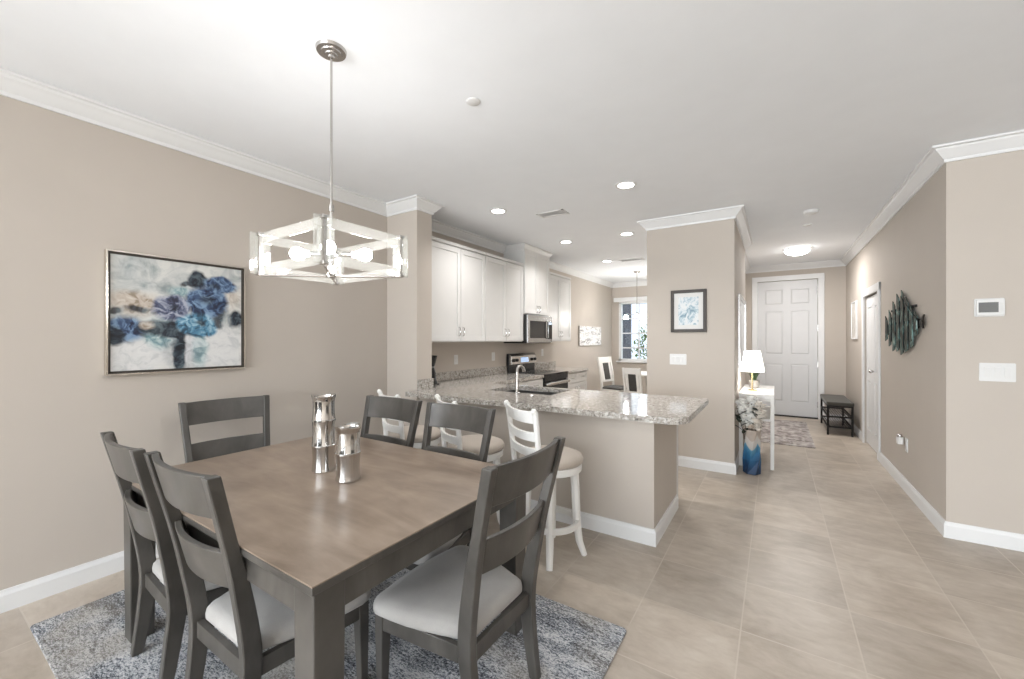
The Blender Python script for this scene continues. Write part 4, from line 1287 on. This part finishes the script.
def vent(label, x, y, w, h, n=7):
    t = thing('ceiling_vent', label, 'vent', (x, y, CEIL), 0, 'ceiling air vents')
    MB().box(-w / 2, w / 2, -h / 2, -h / 2 + 0.025, -0.005, 0).box(-w / 2, w / 2, h / 2 - 0.025, h / 2, -0.005, 0).box(-w / 2, -w / 2 + 0.025, -h / 2, h / 2, -0.005, 0).box(w / 2 - 0.025, w / 2, -h / 2, h / 2, -0.005, 0).build('frame', M['trim'], t)
    s = MB()
    for i in range(n):
        y0 = -h / 2 + 0.03 + (h - 0.06) * (i + 0.5) / n
        s.rings([[(-w / 2 + 0.02, y0 - 0.008, -0.0045), (-w / 2 + 0.02, y0 - 0.006, -0.0045), (-w / 2 + 0.02, y0 + 0.008, -0.001), (-w / 2 + 0.02, y0 + 0.006, -0.001)],
                 [(w / 2 - 0.02, y0 - 0.008, -0.0045), (w / 2 - 0.02, y0 - 0.006, -0.0045), (w / 2 - 0.02, y0 + 0.008, -0.001), (w / 2 - 0.02, y0 + 0.006, -0.001)]])
    s.box(-w / 2 + 0.02, w / 2 - 0.02, -h / 2 + 0.02, h / 2 - 0.02, -0.002, -0.0005)
    s.build('louvers', M['trim'], t)
    return t
vent('white rectangular ceiling vent between the two nearer recessed lights', -2.02, 3.94, 0.32, 0.17)
vent('white rectangular ceiling vent near the breakfast nook', -2.05, 6.95, 0.40, 0.18)
t = thing('smoke_detector', 'white round smoke detector on the hall ceiling', 'smoke detector', (0.32, 5.33, CEIL))
MB().lathe([(0.002, -0.036), (0.045, -0.036), (0.062, -0.026), (0.068, -0.008), (0.070, -0.0005), (0.002, -0.0005)], n=28).build('body', M['plastic'], t, smooth=True, angle=0.7)
MB().lathe([(0.002, -0.039), (0.016, -0.039), (0.018, -0.036), (0.002, -0.0361)], n=16).build('button', M['mat_board'], t, smooth=True)
t = thing('sprinkler_cover', 'small white round cover plate on the hall ceiling behind the smoke detector', 'cover plate', (0.32, 5.96, CEIL))
MB().lathe([(0.002, -0.010), (0.038, -0.010), (0.045, -0.004), (0.046, -0.0005), (0.002, -0.0005)], n=24).build('cover', M['plastic'], t, smooth=True)
t = thing('sprinkler_cover', 'small white round cover plate on the ceiling right of the chandelier rod', 'cover plate', (-1.45, 1.84, CEIL))
MB().lathe([(0.002, -0.007), (0.034, -0.007), (0.040, -0.003), (0.041, -0.0005), (0.002, -0.0005)], n=24).build('cover', M['plastic'], t, smooth=True)

# ---------------------------------------------------------------- breakfast nook
def nook_chair(label):
    t = thing('nook_chair', label, 'chair', group='white breakfast nook chairs')
    for sx in (-1, 1):
        MB().rect_sweep([(sx * 0.20, -0.22, 0), (sx * 0.20, -0.195, 0.44), (sx * 0.20, -0.215, 0.70), (sx * 0.20, -0.285, 1.05)], 0.020, 0.020).build('rear_leg', M['white'], t, bevel=0.003)
        MB().box(sx * 0.20 - 0.018, sx * 0.20 + 0.018, 0.17, 0.206, 0, 0.43).build('front_leg', M['white'], t, bevel=0.003)
    MB().box(-0.215, 0.215, -0.20, 0.21, 0.37, 0.43).build('seat_frame', M['white'], t)
    MB().rings([[(x, y, z) for x, y in rrect(-0.215 + i, 0.215 - i, -0.19 + i, 0.215 - i, 0.03)] for i, z in ((0, 0.431), (0, 0.46), (0.03, 0.478))]).build('seat', M['dark_seat'], t, smooth=True)
    def yy(z):
        return -0.215 - 0.07 * (z - 0.70) / 0.35
    MB().rings([[(x, yy(z) + s * 0.012, z) for z, s in ((0.93, -1), (1.045, -1), (1.045, 1), (0.93, 1))] for x in (-0.182, 0.182)]).build('top_rail', M['white'], t, bevel=0.003)
    MB().rings([[(x, yy(z) + s * 0.012, z) for z, s in ((0.56, -1), (0.60, -1), (0.60, 1), (0.56, 1))] for x in (-0.182, 0.182)]).build('lower_rail', M['white'], t, bevel=0.003)
    MB().rings([[(x, yy(z) + s * 0.016, z) for z, s in ((0.60, -1), (0.93, -1), (0.93, 1), (0.60, 1))] for x in (-0.085, 0.085)]).build('back_panel', M['dark_seat'], t, bevel=0.003)
    for sx in (-1, 1):
        MB().rings([[(x, yy(z) + s * 0.010, z) for z, s in ((0.60, -1), (0.93, -1), (0.93, 1), (0.60, 1))] for x in (sx * 0.13 - 0.03, sx * 0.13 + 0.03)]).build('back_slat', M['white'], t, bevel=0.002)
    return t
nc = nook_chair('white nook chair with dark seat by the left wall below the floral canvas')
nc.location = (-2.64, 7.90, 0)
nc.rotation_euler = (0, 0, R(-104))
c2 = dup(nc, (-1.98, 7.05, 0), R(-8), 'white nook chair turned back-on showing its dark upholstered back panel')
c2.scale = (0.72, 0.9, 0.88)
t = thing('nook_table', 'round white breakfast table among the nook chairs', 'table', (-2.06, 8.15, 0))
MB().lathe([(0.002, 0.715), (0.46, 0.715), (0.475, 0.728), (0.470, 0.745), (0.002, 0.746)], n=36).build('tabletop', M['white'], t, smooth=True, angle=0.6)
MB().lathe([(0.002, 0.02), (0.05, 0.02), (0.06, 0.10), (0.045, 0.20), (0.055, 0.45), (0.08, 0.66), (0.09, 0.715), (0.002, 0.715)], n=20).build('pedestal', M['white'], t, smooth=True)
for k in range(4):
    a = k * PI / 2 + 0.5
    MB().tube([(0.03 * math.cos(a), 0.03 * math.sin(a), 0.14), (0.18 * math.cos(a), 0.18 * math.sin(a), 0.09), (0.30 * math.cos(a), 0.30 * math.sin(a), 0.022)], 0.022, 8).build('foot', M['white'], t, smooth=True)
t = thing('pendant_light', 'nickel pendant light with small lit glass shades over the nook table', 'pendant light', (-2.32, 8.21, 1.72))
MB().lathe([(0.002, 1.01), (0.04, 1.012), (0.065, 1.03), (0.068, 1.039), (0.002, 1.0395)], n=24).build('canopy', M['nickel'], t, smooth=True)
MB().tube([(0, 0, 0.22), (0, 0, 1.012)], 0.006, 8).build('rod', M['nickel'], t, smooth=True)
MB().sphere((0, 0, 0.20), 0.028).build('hub', M['nickel'], t, smooth=True)
for k in range(3):
    a = R(200) + k * 2 * PI / 3
    c, s = math.cos(a), math.sin(a)
    MB().tube([(0, 0, 0.20), (0.11 * c, 0.11 * s, 0.175), (0.20 * c, 0.20 * s, 0.20), (0.21 * c, 0.21 * s, 0.17)], 0.006, 8).build('arm', M['nickel'], t, smooth=True)
    MB().lathe([(0.014, 0.17), (0.030, 0.155), (0.042, 0.125), (0.046, 0.10), (0.043, 0.10), (0.036, 0.125), (0.024, 0.15)], 0.21 * c, 0.21 * s, 20, cap=False).build('glass_shade', M['glow'], t, smooth=True)
